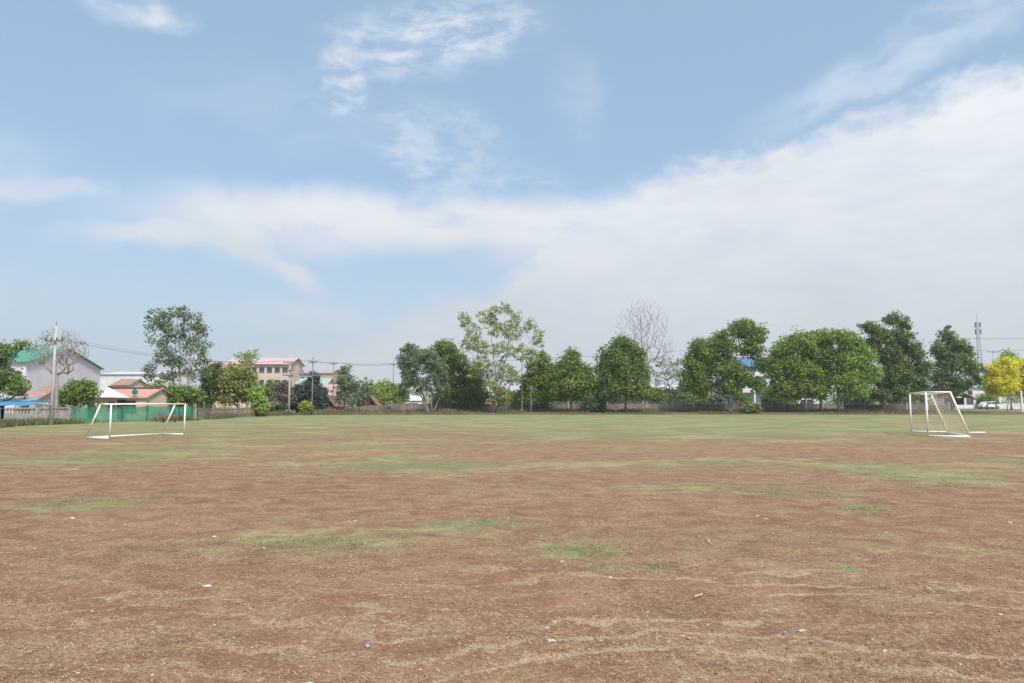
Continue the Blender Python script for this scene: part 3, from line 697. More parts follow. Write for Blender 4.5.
# brown board fence with corrugated sheets
fa, fb = G(194,419.8), G(268,416.0); fa.z = fb.z = 0
t = thing('board_fence', 'ramshackle grey board fence with uneven pickets under the yellow green tree', 'fence', fa)
m = MB(); q = MB()
d = (fb-fa).normalized(); s_ = 0
while s_ < (fb-fa).length:
    w = random.uniform(.10,.2); h = random.uniform(.95,1.25)
    if random.random() < .9: m.box(fa + d*s_ + Vector((0,0,h/2)), (w, .03, h), math.atan2(d.y, d.x)+random.uniform(-.02,.02))
    s_ += w + random.uniform(.01,.12)
m.build('pickets', WOOD, t)
for z in (.35, .95): q.beam(fa+Vector((0,.05,z)), fb+Vector((0,.05,z)), .05, .07)
q.build('rail', WOODBROWN, t)
for p in run_points(fa, fb, 2.1):
    m = MB(); m.tube([p+Vector((0,-.08,-.1)), p+Vector((random.uniform(-.05,.05),-.08,1.55+random.uniform(-.1,.3)))], .05, 6); m.build('post', WOOD, t)
# long low wall across the back
def blockwall(name, label, pxa, pxb, Y, h, matw, posts=True, wire=True, ztop=None):
    A = P(pxa, HOR, Y); B = P(pxb, HOR, Y); z0 = gz(A.x, Y)
    A.z = B.z = z0
    t = thing(name, label, 'wall', A)
    m = MB(); m.beam(A+Vector((0,0,h/2-.1)), B+Vector((0,0,h/2-.1)), .15, h+.2); m.build('wall_panel', matw, t)
    m = MB(); m.beam(A+Vector((0,0,h+.035)), B+Vector((0,0,h+.035)), .2, .07); m.build('coping', CONC, t)
    if posts:
        for p in run_points(A, B, 2.9):
            m = MB(); hh = h + (.45 if wire else .12) + random.uniform(-.06,.06); m.box(p+Vector((0,-.10,hh/2-.05)), (.16,.16,hh+.1)); m.build('post', CONC, t)
        if wire:
            for z in (.14,.28):
                m = MB(); m.tube([A+Vector((0,-.11,h+z+.08)), B+Vector((0,-.11,h+z+.08))], .012, 4); m.build('wire', STEEL, t)
    return t
blockwall('block_wall', 'long weathered brown block wall with wire strung on posts behind the central trees', 392, 842, 105, 1.12, WALLBROWN)
blockwall('block_wall', 'darker stretch of block wall behind the thick dark trunk and the right goal', 843, 948, 106.5, 1.0, mat('dark_block_wall', (.19,.155,.15), (.11,.09,.085), 1.2, .95, bump=.3))  # this stretch gets a darker grey-brown tone than the long wall
# low sheet and post fence between the huts
A = P(296, HOR, 101); B = P(391, HOR, 104); A.z = gz(A.x, 101); B.z = gz(B.x, 104)
t = thing('sheet_fence', 'low fence of rusty grey sheets on thin posts in front of the two huts', 'fence', A)
m = MB(); pts = run_points(A, B, 1.15)
for a, b in zip(pts[:-1], pts[1:]):
    h = random.uniform(.75,1.05); m.beam(a+Vector((0,random.uniform(-.02,.02),h/2)), b+Vector((0,0,h/2)), .03, h)
m.build('sheets', mat('weathered_sheet', (.26,.22,.20), (.15,.11,.10), 2, .8, stretch=(3,3,1)), t)
for p in pts[::2]:
    m = MB(); m.tube([p+Vector((0,-.1,-.1)), p+Vector((0,-.1,1.5+random.uniform(-.2,.4)))], .045, 6); m.build('post', WOOD, t)
# white wall at far right
A = P(981, HOR, 150); B = P(1085, HOR, 146); A.z = B.z = .26
t = thing('white_wall', 'low white painted wall behind the yellow trees at far right', 'wall', A)
m = MB(); m.beam(A+Vector((0,0,.58)), B+Vector((0,0,.58)), .18, 1.3); m.build('wall_panel', WHITE_W, t)
m = MB(); m.beam(A+Vector((0,0,1.27)), B+Vector((0,0,1.27)), .26, .08); m.build('coping', CONC, t)

# ---------------------------------------------------------------- buildings
def window(t, c, u, n, w, h, fm=DARKF, gm_=GLASS, name='window'):
    """window on a wall: c centre, u horizontal unit, n outward unit"""
    c = Vector(c); fr = MB()
    M = Matrix((u, n, Vector((0,0,1)))).transposed()
    th = .07
    for sx, sz, ox, oz in ((w, th, 0, h/2-th/2), (w, th, 0, -h/2+th/2), (th, h-2*th, -w/2+th/2, 0), (th, h-2*th, w/2-th/2, 0), (th*.6, h-2*th, 0, 0)):
        fr.box(c + u*ox + n*.05 + Vector((0,0,oz)), (sx, .1, sz), M=M)
    f = fr.build(name, fm, t)
    g = MB(); g.box(c + n*.022, (w-2*th, .035, h-2*th), M=M); g.build('pane', gm_, f)
    s = MB(); s.box(c + n*.09 + Vector((0,0,-h/2-.04)), (w+.2, .18, .06), M=M); s.build('sill', CONC, f)
def gable_house(name, label, A, B, dep, z0, eave, ridge, wm, rm, over=.4, gable_front=False, cat='house', wins=(), door=None, hip=0.0, wins_s=()):
    """A,B front corners (x,y); dep = depth vector; ridge along A->B unless gable_front"""
    A = Vector((A[0], A[1], z0)); B = Vector((B[0], B[1], z0)); D = Vector((dep[0], dep[1], 0))
    t = thing(name, label, cat, (A+B)/2)
    up = Vector((0,0,1)); u = (B-A).normalized(); dd = D.normalized(); n = Vector((u.y, -u.x, 0))
    w = MB()
    if gable_front:
        mid = (A+B)/2
        prof = [A, B, B+up*eave, mid+up*(ridge-.03), A+up*eave]; w.poly(prof, D)
    else:
        prof = [A, A+D, A+D+up*eave, A+D/2+up*(ridge-.03), A+up*eave]; w.poly(prof, B-A)
    w.build('wall', wm, t)
    r = MB(); th = Vector((0,0,.10))
    if gable_front:
        mid = (A+B)/2; hw = (B-A).length/2; sl = (ridge-eave)/hw
        for s in (-1, 1):
            e = mid + u*s*(hw+over) + up*(eave - sl*over+.02); rr = mid + up*(ridge+.02) + u*s*.0
            r.add([rr-dd*over, e-dd*over, e+D+dd*over, rr+D+dd*over, rr-dd*over+th, e-dd*over+th, e+D+dd*over+th, rr+D+dd*over+th],
                  [(0,1,2,3),(7,6,5,4),(0,4,5,1),(1,5,6,2),(2,6,7,3),(3,7,4,0)])
    else:
        hw = D.length/2; sl = (ridge-eave)/hw; mid = A + D/2; L = B-A
        for s in (-1, 1):
            e = mid + dd*s*(hw+over) + up*(eave - sl*over+.02); rr = mid + up*(ridge+.02)
            h = u*hip*hw
            r.add([rr-u*over+h, e-u*over, e+L+u*over, rr+L+u*over-h, rr-u*over+h+th, e-u*over+th, e+L+u*over+th, rr+L+u*over-h+th],
                  [(0,1,2,3),(7,6,5,4),(0,4,5,1),(1,5,6,2),(2,6,7,3),(3,7,4,0)])
    r.build('roof', rm, t)
    for (f, z, ww, hh) in wins: window(t, A.lerp(B, f)+up*z, u, n, ww, hh)
    n2 = Vector((dd.y, -dd.x, 0)); n2 = n2 if n2.dot(u) > 0 else -n2
    for (f, z, ww, hh) in wins_s: window(t, B+D*f+up*z, dd, n2, ww, hh)
    if door:
        f, ww, hh = door; c = A.lerp(B, f)+up*(hh/2); M = Matrix((u, n, up)).transposed()
        dm = MB(); dm.box(c+n*.03, (ww, .07, hh), M=M); do = dm.build('door', DARKF, t)
        hm = MB(); hm.box(c+u*ww*.36+n*.09, (.04,.06,.14), M=M); hm.build('handle', STEEL, do)
    return t
def XY(px, Y): p = P(px, HOR, Y); return (p.x, p.y)
# big warehouse with a green roof, seen on its gable
A = XY(24, 108); B = XY(99, 132)
gable_house('warehouse', 'large pale lilac warehouse with a green metal roof at far left', A, B, (-30, -3.2), 0, 7.9, 10.7, LAV, GREENROOF, .5, True, 'warehouse', wins=((.25,2.2,1.6,1.2),(.5,2.2,1.6,1.2)))
# low white annexe
A = XY(99, 150); B = XY(158, 150)
gable_house('warehouse', 'low white flat fronted warehouse right of the green roofed one', A, B, (0, 16), 0, 7.6, 8.4, WHITE_W, GREYROOF, .3, False, 'warehouse', wins=((.2,4.6,1.4,1.1),(.45,4.6,1.4,1.1),(.7,4.6,1.4,1.1)))
A = XY(112, 120); B = XY(128, 120)
gable_house('house', 'small beige house top between the white warehouse and the red sheeted house', A, B, (0, 6), 0, 4.6, 5.6, CREAM, TILEROOF, .3, False, wins=((.3,3.9,.7,.7),(.7,3.9,.7,.7)))
# cream house with red and white roof sheets
A = XY(97, 71); B = XY(146, 71)
t = gable_house('house', 'cream house with red and white roof sheets and a teal disc behind the shade net', A, B, (.4, 5), 0, 2.15, 3.05, CREAM, REDROOF, .25, False, wins=((.68,1.35,1.15,.95),(.30,1.35,.6,.7)), door=(.5,.8,1.9))
m = MB(); a0 = Vector((A[0]-.2, 70.2, 2.16)); b0 = Vector((B[0]-1.3, 70.2, 2.10))
m.add([a0, b0, b0+Vector((-.9,1.0,.18)), a0+Vector((0,2.9,1.05)), a0+Vector((0,0,.06)), b0+Vector((0,0,.06)), b0+Vector((-.9,1.0,.24)), a0+Vector((0,2.9,1.11))],
      [(0,1,2,3),(7,6,5,4),(0,4,5,1),(1,5,6,2),(2,6,7,3),(3,7,4,0)])
m.build('white_roof_sheet', GREYROOF, t)
m = MB(); m.beam(Vector((A[0]-.4,73.4,3.2)), Vector((B[0]+.3,73.4,3.2)), .5, .07); m.build('ridge_cap', RUST, t)
m = MB(); c = P(135, 392, 70.7)
m.tube([c, c+Vector((0,-.06,0))], [.30,.30], 18); m.tube([c+Vector((0,-.05,0)), c+Vector((0,-.10,0))], [.12,.08], 10); m.build('disc', TEAL, t)
m = MB(); m.tube([c+Vector((0,.06,-.6)), c+Vector((0,.03,0))], .025, 6); m.build('disc_bracket', STEEL, t)
# small rust roof left, low buildings behind wall
gable_house('shed', 'low shed with a rusty pink roof behind the balustrade wall', XY(15,68), XY(36,68), (0,3.5), 0, 1.9, 2.6, CREAM, mat('rusty_pink_sheet',(.42,.27,.25),(.28,.16,.14),2,.8), .25, False, 'shed', door=(.5,.8,1.7))
gable_house('shed', 'low brown roofed shed behind the white concrete pole', XY(34,76), XY(62,76), (0,4), 0, 2.4, 3.4, CREAM, TILEROOF, .25, False, 'shed', door=(.5,.8,1.8))
gable_house('shed', 'small shed with a rusty roof between the dark shrub and the cream house', XY(88,74), XY(97,74), (0,3), 0, 2.1, 2.6, CREAM, RUST, .3, False, 'shed', door=(.4,.7,1.7))
gable_house('shed', 'small pinkish shed under the eucalyptus at the end of the shade net', XY(188,84), XY(202,84), (0,3), 0, 1.9, 2.3, PINKW, RUST, .2, False, 'shed', door=(.4,.7,1.6))
# tarpaulin awning
def tarp(name, label, pa, pb, Y, za, zb, m_, dy=2.2):
    t = thing(name, label, 'awning', (P(pa,HOR,Y).x, Y, 0)); a = P(pa, HOR, Y).x; b = P(pb, HOR, Y).x
    nx, ny = 22, 8; VV = []
    for j in range(ny+1):
        for i in range(nx+1):
            u, w = i/nx, j/ny; sag = -.09*abs(math.sin(u*math.pi*3))*(1-.5*w) - .05*math.sin(w*math.pi)
            VV.append((a+(b-a)*u, Y+dy*w, za+(zb-za)*w+sag))
    VV = np.array(VV); ix = np.arange((nx+1)*(ny+1)).reshape(ny+1, nx+1)
    o = npmesh('canopy', VV, np.stack([ix[:-1,:-1], ix[:-1,1:], ix[1:,1:], ix[1:,:-1]], -1).reshape(-1,4), m_, t)
    md = o.modifiers.new('thickness', 'SOLIDIFY'); md.thickness = .02
    for x in (a+.05, (a+b)/2, b-.05):
        for yy, zz in ((Y+.05, za-.1), (Y+dy-.05, zb-.08)):
            m = MB(); m.tube([(x, yy, -.05), (x, yy, zz)], .03, 6); m.build('pole', STEEL, t)
    return t
tarp('tarpaulin_awning', 'bright blue tarpaulin awning showing over the balustrade wall', -30, 32, 56, 1.50, 1.78, BLUETARP)
tarp('tarpaulin_awning', 'pale turquoise tarpaulin awning behind the blue one', -25, 22, 61, 1.72, 2.08, CYANTARP)
tarp('tarpaulin_awning', 'whitish cloth awning between the blue tarpaulin and the white concrete pole', 35, 48, 58, 1.52, 1.66, mat('white_cloth',(.66,.64,.60),(.5,.48,.45),3,.8), 1.6)

# school-like block with a pink roof
A = XY(226, 185); B = XY(288, 185)
wins = [((i+.5)/8, z, 1.25, 1.2) for i in range(8) for z in (10.2, 6.9, 3.6)]
gable_house('apartment_block', 'long pink beige block with a pink metal roof behind the utility pole', A, B, (0, 12), 0, 11.8, 13.6, PINKW, PINKROOF, .7, False, 'building', wins=wins)
A = XY(205, 190); B = XY(232, 190)
wins = [((i+.5)/4, z, 1.2, 1.2) for i in range(4) for z in (9.6, 6.3)]
gable_house('apartment_block', 'beige block with a brown tiled roof left of the pink roofed one', A, B, (0, 12), 0, 11.0, 12.8, CREAM, TILEROOF, .6, False, 'building', wins=wins)
A = XY(289, 196); B = XY(330, 196)
wins = [((i+.5)/5, z, 1.3, 1.2) for i in range(5) for z in (8.4, 5.2)]
gable_house('apartment_block', 'lower pale block with a grey pink roof right of the utility pole', A, B, (0, 12), 0, 9.8, 11.0, PINKW, mat('grey_pink_sheet',(.42,.36,.36),(.34,.29,.29),1,.7), .6, False, 'building', wins=wins)
A = XY(294, 150); B = XY(324, 150)
gable_house('shed', 'long shed with a pale green roof behind the dark shrubs', A, B, (0, 10), 0, 5.0, 6.8, PINKW, mat('pale_green_sheet',(.36,.45,.40),(.29,.37,.33),1,.6), .4, False, 'shed', wins=((.5,4.0,1.2,.8),))
gable_house('house', 'house with a bright pink sheet roof behind the left hut', XY(322,140), XY(337,140), (0,8), 0, 3.0, 5.2, PINKW, mat('bright_pink_sheet',(.50,.33,.32),(.40,.25,.245),1,.6), .4, False, wins=((.5,2.3,.9,.7),))
gable_house('house', 'house with a faded brown roof above the pink roofed one', XY(318,160), XY(340,160), (0,9), 0, 6.0, 7.8, PINKW, TILEROOF, .5, False, wins=((.3,5.2,.9,.8),(.7,5.2,.9,.8)))
# huts with dark open gables
def hut(label, pa, pb, Y, eave, ridge, wm, rm):
    A, B = XY(pa, Y), XY(pb, Y); z = gz(A[0], Y)
    t = gable_house('hut', label, A, B, (0, 4.5), z, eave, ridge, wm, rm, .55, True, 'hut', door=(.5,.9,min(1.9,eave)))
    for s in (A[0]-.25, B[0]+.25):
        m = MB(); m.tube([(s, Y-.5, z-.05), (s, Y-.5, z+eave-.06)], .05, 6); m.build('post', WOOD, t)
    return t
hut('dark timber hut with a rusty gable roof right of the dark shrubs', 320, 333, 105, 1.35, 2.45, WOODBROWN, mat('rust_pink_roof',(.30,.17,.14),(.18,.10,.085),2,.9))
hut('dark open fronted hut with a reddish gable roof, right one of the pair', 364, 376, 106, 1.25, 2.3, WOODBROWN, mat('faded_red_roof',(.33,.17,.14),(.2,.11,.09),2,.9))
# low white roof building and others behind the wall
gable_house('shed', 'long low shed with a whitish roof behind the hedge shrubs', XY(654,135), XY(692,135), (0,6), .26, 3.9, 4.7, mat('dim_wall',(.34,.32,.28),(.24,.22,.19),1,.9), mat('dull_white_sheet',(.55,.53,.49),(.42,.40,.37),1,.7), .4, False, 'shed', wins=((.3,2.8,1.2,.8),(.7,2.8,1.2,.8)))
gable_house('house', 'small house with a pinkish roof left of the big dense tree trunk', XY(700,122), XY(717,122), (0,5), .26, 1.9, 2.9, CREAM, mat('dusty_pink_roof',(.45,.36,.34),(.34,.26,.24),1,.8), .4, False, wins=((.5,1.6,.7,.5),), door=(.2,.7,1.8))
gable_house('house', 'pale green roofed house behind the dark rounded shrub at centre', XY(464,128), XY(492,128), (0,6), .26, 3.3, 4.2, WHITE_W, mat('pale_sage_sheet',(.45,.55,.46),(.36,.45,.38),1,.7), .3, False, wins=((.3,2.6,.8,.6),(.7,2.6,.8,.6)))
gable_house('house', 'small white walled house half hidden behind the leaning stems', XY(436,124), XY(447,124), (0,5), .26, 1.9, 2.5, WHITE_W, GREYROOF, .3, False, door=(.5,.7,1.7))
gable_house('house', 'low pale house behind the fence left of the leaning stems', XY(394,126), XY(420,126), (0,5), .26, 1.7, 2.5, CREAM, GREYROOF, .3, False, wins=((.3,1.4,.7,.5),), door=(.7,.7,1.6))
gable_house('house', 'white house glimpsed behind the trees left of the domed tree', XY(508,132), XY(530,132), (0,6), .26, 3.4, 4.6, mat('dim_white_wall',(.50,.48,.47),(.4,.38,.37),1,.9), mat('dim_grey_sheet',(.42,.42,.44),(.33,.33,.35),1,.7), .4, False, wins=((.25,2.4,.9,.7),(.7,2.4,.9,.7)))
# blue and white shophouse
A = Vector((*XY(737,140), .26)); B = Vector((*XY(768,140), .26)); u = Vector((1,0,0)); n = Vector((0,-1,0)); W = (B-A).length; cx = (A.x+B.x)/2
t = thing('shophouse', 'blue and white three storey shophouse between the big dense tree and the bright low trees', 'building', ((A.x+B.x)/2, 140, .26))
m = MB(); m.box((cx, 145, .26+5.1), (W, 10, 10.2)); m.build('wall', mat('pale_blue_wall',(.50,.60,.72),(.40,.50,.62),1,.8), t)
m = MB(); m.box((cx, 139.7, .26+9.4), (W+.3, .5, 1.9)); m.build('sign_board', BLUE, t)
m = MB(); m.box((cx, 144.8, .26+10.46), (W+.6, 10.8, .22)); m.build('roof_slab', WHITE_W, t)
for z in (3.4, 6.6):
    m = MB(); m.box((cx, 139.3, .26+z), (W, 1.4, .2)); m.box((cx, 138.62, .26+z+.42), (W, .1, .62)); m.build('balcony', WHITE_W, t)
    for f in (.16,.5,.84): window(t, A.lerp(B, f)+Vector((0,0,z+1.35)), u, n, 1.5, 1.5)
m = MB(); m.box((cx-1.2, 139.9, .26+1.4), (2.2,.12,2.6)); m.build('shutter', STEEL, t)
for f in (.02,.5,.98):
    m = MB(); m.box(A.lerp(B, f)+Vector((0,-1.35,1.65)), (.3,.3,3.3)); m.build('column', WHITE_W, t)
gable_house('house', 'pale house behind the dark tree and the radio tower', XY(957,178), XY(1002,178), (0,8), .26, 5.2, 6.8, WHITE_W, mat('teal_sheet',(.25,.45,.42),(.2,.36,.34),1,.7), .5, False, wins=((.3,3.8,1.1,1),(.7,3.8,1.1,1)))

# kiosk and shelter at right
z = .26; K = Vector((*XY(975,152), z))
t = thing('kiosk', 'small white box kiosk beside the dark shelter at right', 'kiosk', K)
m = MB(); m.box(K+Vector((0,0,1.15)), (2.4,2.2,2.3)); m.build('wall', WHITE_W, t)
m = MB(); m.box(K+Vector((0,0,2.38)), (2.8,2.6,.14)); m.build('roof', GREYROOF, t)
window(t, K+Vector((.1,-1.1,1.5)), Vector((1,0,0)), Vector((0,-1,0)), 1.0, .7)
m = MB(); m.box(K+Vector((0,-1.14,2.12)), (2.0,.06,.25)); m.build('red_band', mat('faded_red',(.45,.16,.14),(.36,.12,.11),3,.7), t)
S = Vector((*XY(959,151), z))
t = thing('shelter', 'dark open shelter on posts with a rusty pitched roof left of the kiosk', 'shelter', S)
m = MB()
for s in (-1,1):
    m.add([S+Vector((0,-1.9,3.2)), S+Vector((s*2.2,-1.9,2.35)), S+Vector((s*2.2,1.9,2.35)), S+Vector((0,1.9,3.2)), S+Vector((0,-1.9,3.28)), S+Vector((s*2.2,-1.9,2.43)), S+Vector((s*2.2,1.9,2.43)), S+Vector((0,1.9,3.28))],
          [(0,1,2,3),(7,6,5,4),(0,4,5,1),(1,5,6,2),(2,6,7,3),(3,7,4,0)])
m.build('roof', RUST, t)
for sx in (-1.9,0,1.9):
    for sy in (-1.6,1.6):
        m = MB(); m.box(S+Vector((sx,sy,1.2)), (.16,.16,2.6)); m.build('post', DARKF, t)
m = MB(); m.box(S+Vector((0,1.75,1.5)), (4.2,.06,1.7)); m.build('back_panel', DARKF, t)
m = MB(); m.box(S+Vector((0,-1.7,.45)), (3.9,.05,.8)); m.build('front_panel', WHITE_W, t)
m = MB(); m.box(S+Vector((.2,.5,.5)), (2.4,.5,.08)); m.box(S+Vector((-.8,.5,.23)), (.1,.4,.46)); m.box(S+Vector((1.2,.5,.23)), (.1,.4,.46)); m.build('bench', WOODBROWN, t)

# dark low bench near the net
c = G(170,422.3); t = thing('bench', 'low dark red brown bench standing against the shade net', 'bench', c)
m = MB(); m.box(c+Vector((0,-.25,.34)), (1.35,.40,.05)); m.build('seat', mat('red_brown_board',(.20,.07,.05),(.12,.045,.035),4,.8), t)
for s in (-.5,.5):
    m = MB(); m.box(c+Vector((s,-.25,.155)), (.08,.34,.32)); m.build('leg', WOODBROWN, t)

# parked cars behind the walls
def car(name, label, px, Y, z, L_=4.4, H_=1.45, col=CARW, van=False, flip=1):
    c = Vector((P(px,HOR,Y).x, Y, z)); t = thing(name, label, 'van' if van else 'car', c)
    prof = [(-L_/2,.35),(-L_/2,.85),(-L_/2+.15,.95),(-L_*.30,1.0),(-L_*.18,H_),(L_*.28 if not van else L_*.46,H_),(L_*.42 if not van else L_*.49,1.0),(L_/2,.92),(L_/2,.35)]
    m = MB(); m.poly([c+Vector((x*flip,-.85,zz)) for x, zz in prof], (0,1.7,0)); b = m.build('body', col, t)
    md = b.modifiers.new('bevel','BEVEL'); md.width = .07; md.segments = 2
    m = MB()
    for x0, x1 in ((-L_*.20,0.02),(.10,L_*.24)):
        m.poly([c+Vector((x0*flip - (.12*flip if x0 < 0 else 0),-.862,1.02)), c+Vector((x1*flip,-.862,1.02)), c+Vector((x1*flip,-.862,H_-.1)), c+Vector((x0*flip+(.12*flip if x0 < 0 else 0),-.862,H_-.1))], (0,.02,0))
    m.build('side_window', GLASS, t)
    for s in (-1,1):
        for yy in (-.8,.8):
            w = MB(); q = c+Vector((s*L_*.31,yy,.32)); w.tube([q-Vector((0,.1,0)), q+Vector((0,.1,0))], .32, 16); wo = w.build('wheel', RUBBER, t)
            r = MB(); sg = -1 if yy < 0 else 1; r.tube([q+Vector((0,.09*sg,0)), q+Vector((0,.115*sg,0))], .19, 12); r.build('rim', STEEL, wo)
    for yy in (-.6,.6):
        h = MB(); h.box(c+Vector((-L_/2*flip,yy,.72)), (.06,.3,.14)); h.build('headlight', GLASS, t)
car('parked_van', 'white van parked behind the wall under the wide bright crown', 804, 114, .2, 4.8, 2.0, van=True)
car('parked_car', 'white car parked behind the fence left of the leaning stems', 412, 112, .2)
car('parked_car', 'small white car parked in front of the white wall right of the kiosk', 989, 147, .27, 3.8, 1.5, flip=-1)

# ---------------------------------------------------------------- poles, wires, tower
def pole(label, px, Y, top_py, arms, r=.16, m_=None, name='utility_pole', group=None):
    bx = P(px, HOR, Y).x; z0 = gz(bx, Y); top = P(px, top_py, Y).z
    t = thing(name, label, 'utility pole', (bx, Y, z0), group)
    m = MB(); m.tube([(bx,Y,z0-.3),(bx,Y,(z0+top)/2),(bx,Y,top)], [r, r*.74, r*.45], 10); m.build('shaft', m_ or CONC_LIGHT, t, True)
    ends = []
    for (py, hl, hr) in arms:
        z = P(px, py, Y).z; m = MB(); m.box((bx+(hr-hl)/2, Y-r-.03, z), (hl+hr, .1, .11)); a = m.build('crossarm', mat('arm_steel',(.20,.19,.19),(.12,.11,.11),4,.7) if 'arm_steel' not in bpy.data.materials else bpy.data.materials['arm_steel'], t)
        for f in (0.04,.35,.65,.96):
            x = bx-hl+(hl+hr)*f
            if abs(x-bx) < .09: x += .1
            q = MB(); q.tube([(x,Y-r-.03,z+.05),(x,Y-r-.03,z+.10),(x,Y-r-.03,z+.14),(x,Y-r-.03,z+.24)], [.02,.055,.06,.025], 8); q.build('insulator', INSUL, t)
            ends.append(Vector((x, Y-r-.03, z+.27)))
    return t, ends
def wire(label, a, b, sag=.5, r=.016):
    a = Vector(a); b = Vector(b); n = 16; pts = []
    for i in range(n+1):
        f = i/n; p = a.lerp(b, f); p.z -= sag*4*f*(1-f); pts.append(p)
    m = MB(); m.tube(pts, r, 5); o = m.build('power_line', CABLE); tag(o, label, 'cable', 'overhead power lines'); return o
tA, eA = pole('white concrete utility pole with one crossarm standing at the balustrade wall', 52, 51.5, 326, [(341,.66,.66)], .145)
m = MB(); bx, by_ = tA.location.x, tA.location.y
m.box((bx+.03,by_-.21,1.25),(.16,.03,.3)); m.build('meter_box', TEAL, tA)
m = MB(); m.tube([(bx,by_,P(52,326,51.5).z-.1),(bx,by_,P(52,321,51.5).z)], .03, 6); m.build('top_spike', STEEL, tA)
tB, eB = pole('concrete utility pole with three crossarms, front pole left of the dark shrubs', 289, 90, 354, [(362.5,.8,.9),(370.5,.6,.6),(375.5,.8,.5)], .17)
tC, eC = pole('rear pole of the platform pair, half hidden by the pointed dark shrub', 312, 92, 357, [(362.5,.5,.5),(375.5,.4,.9)], .13, mat('dark_pole',(.24,.22,.21),(.16,.15,.14),3,.9))
# transformer platform between the pair
a = Vector((tB.location.x, 90.25, P(289,376.5,90).z)); b = Vector((tC.location.x, 91.7, P(312,376.5,92).z))
t = thing('transformer_platform', 'steel platform with a small transformer between the two poles', 'transformer', (a+b)/2)
m = MB(); m.beam(a, b, .14, .14); m.beam(a+Vector((0,.5,0)), b+Vector((0,.5,0)), .14, .14); m.build('beam', STEEL, t)
m = MB(); c = a.lerp(b,.5)+Vector((0,.25,.42)); m.tube([c-Vector((0,0,.33)), c-Vector((0,0,.28)), c+Vector((0,0,.28)), c+Vector((0,0,.33))], [.24,.28,.28,.20], 12); m.build('tank', STEEL, t)
for s in (-.14,.14):
    m = MB(); m.tube([c+Vector((s,0,.3)), c+Vector((s,0,.4)), c+Vector((s,0,.52))], [.05,.055,.02], 8); m.build('bushing', INSUL, t)
DP = bpy.data.materials['dark_pole']
tD, eD = pole('thin dark pole right of the platform pair above the pink roof', 333, 125, 361, [(364,.6,.6)], .13, DP)
tE, eE = pole('thin dark pole left of the multi stemmed tree', 393, 128, 361, [(365,.6,.6)], .13, DP)
tF, eF = pole('thin grey pole with a crossarm behind the left yellow tree', 996, 135, 350, [(352,1.1,1.1)], .15, CONC_LIGHT)
tG, eG = pole('small far pole with a short crossarm right of the grey far roofs', 387, 160, 379, [(382,.5,.5)], .12, DP)
for k, lab in ((0,'outer left power line from the white pole to the platform pole'),(1,'inner left power line from the white pole to the platform pole'),(3,'outer right power line from the white pole to the platform pole')):
    wire(lab, eA[k], eB[k], .9, .007)
wire('upper power line across the small gap of the pole pair', eB[3], eC[0], .05)
wire('lower power line along the platform pair', eB[9], eC[5], .1)
wire('front power line from the platform pair to the thin dark pole', eC[0], eD[0], .15, .022)
wire('rear power line from the platform pair to the thin dark pole', eC[3], eD[3], .25, .022)
wire('front power line between the two thin dark poles', eD[0], eE[0], .2, .024)
wire('rear power line between the two thin dark poles', eD[3], eE[3], .45, .024)
wire('power line running right behind the multi stemmed tree', eE[3], P(690,350,150), .4, .026)
wire('upper power line at far right above the yellow trees', P(950,338,140), P(1120,336,120), .3, .026)
wire('power line left of the crossarm pole near the radio tower', P(930,347,150), eF[0], .3, .022)
wire('power line right of the crossarm pole over the yellow trees', eF[3], P(1120,343,110), .3, .022)
# pale post right of the leafless tree, posts and sign
def simple_post(label, px, Y, top, r, m_, cat='post', name='post_standing'):
    b = P(px,HOR,Y); z0 = gz(b.x,Y); tp = P(px,top,Y); m = MB()
    m.tube([(b.x,Y,z0-.2),(b.x,Y,tp.z-.06),(b.x,Y,tp.z)], [r,r*.85,r*.5], 8)
    o = m.build(name, m_); tag(o, label, cat); return o
simple_post('pale square cut post standing by the hedge shrubs left of the big dense tree', 694, 103.5, 386, .13, mat('cream_post',(.60,.58,.45),(.45,.42,.32),3,.9), name='concrete_post')
simple_post('thin pale rail post at the right end of the shade net', 196, 64.5, 404, .04, CONC_LIGHT, name='fence_post')
simple_post('white painted post under the right yellow tree', 1021.5, 104, 391, .16, WHITE_P, name='marker_post')
c = P(531,387.5,101.2); z0 = gz(c.x,101.2)
t = thing('round_sign', 'round teal sign on a thin pole right of the tall sparse tree', 'sign', (c.x,101.2,z0))
m = MB(); m.tube([(c.x,101.2,z0-.1),(c.x,101.2,c.z+.2)], .035, 6); m.build('pole', CONC_LIGHT, t)
m = MB(); m.tube([(c.x,101.14,c.z),(c.x,101.10,c.z)], .34, 20); m.build('sign_face', mat('bright_teal',(.05,.20,.145),(.04,.16,.115),4,.7), t)
simple_post('slim pale bare pole between the tall sparse tree and the round teal sign', 522, 102, 362, .06, BARK_PALE, name='bare_pole')
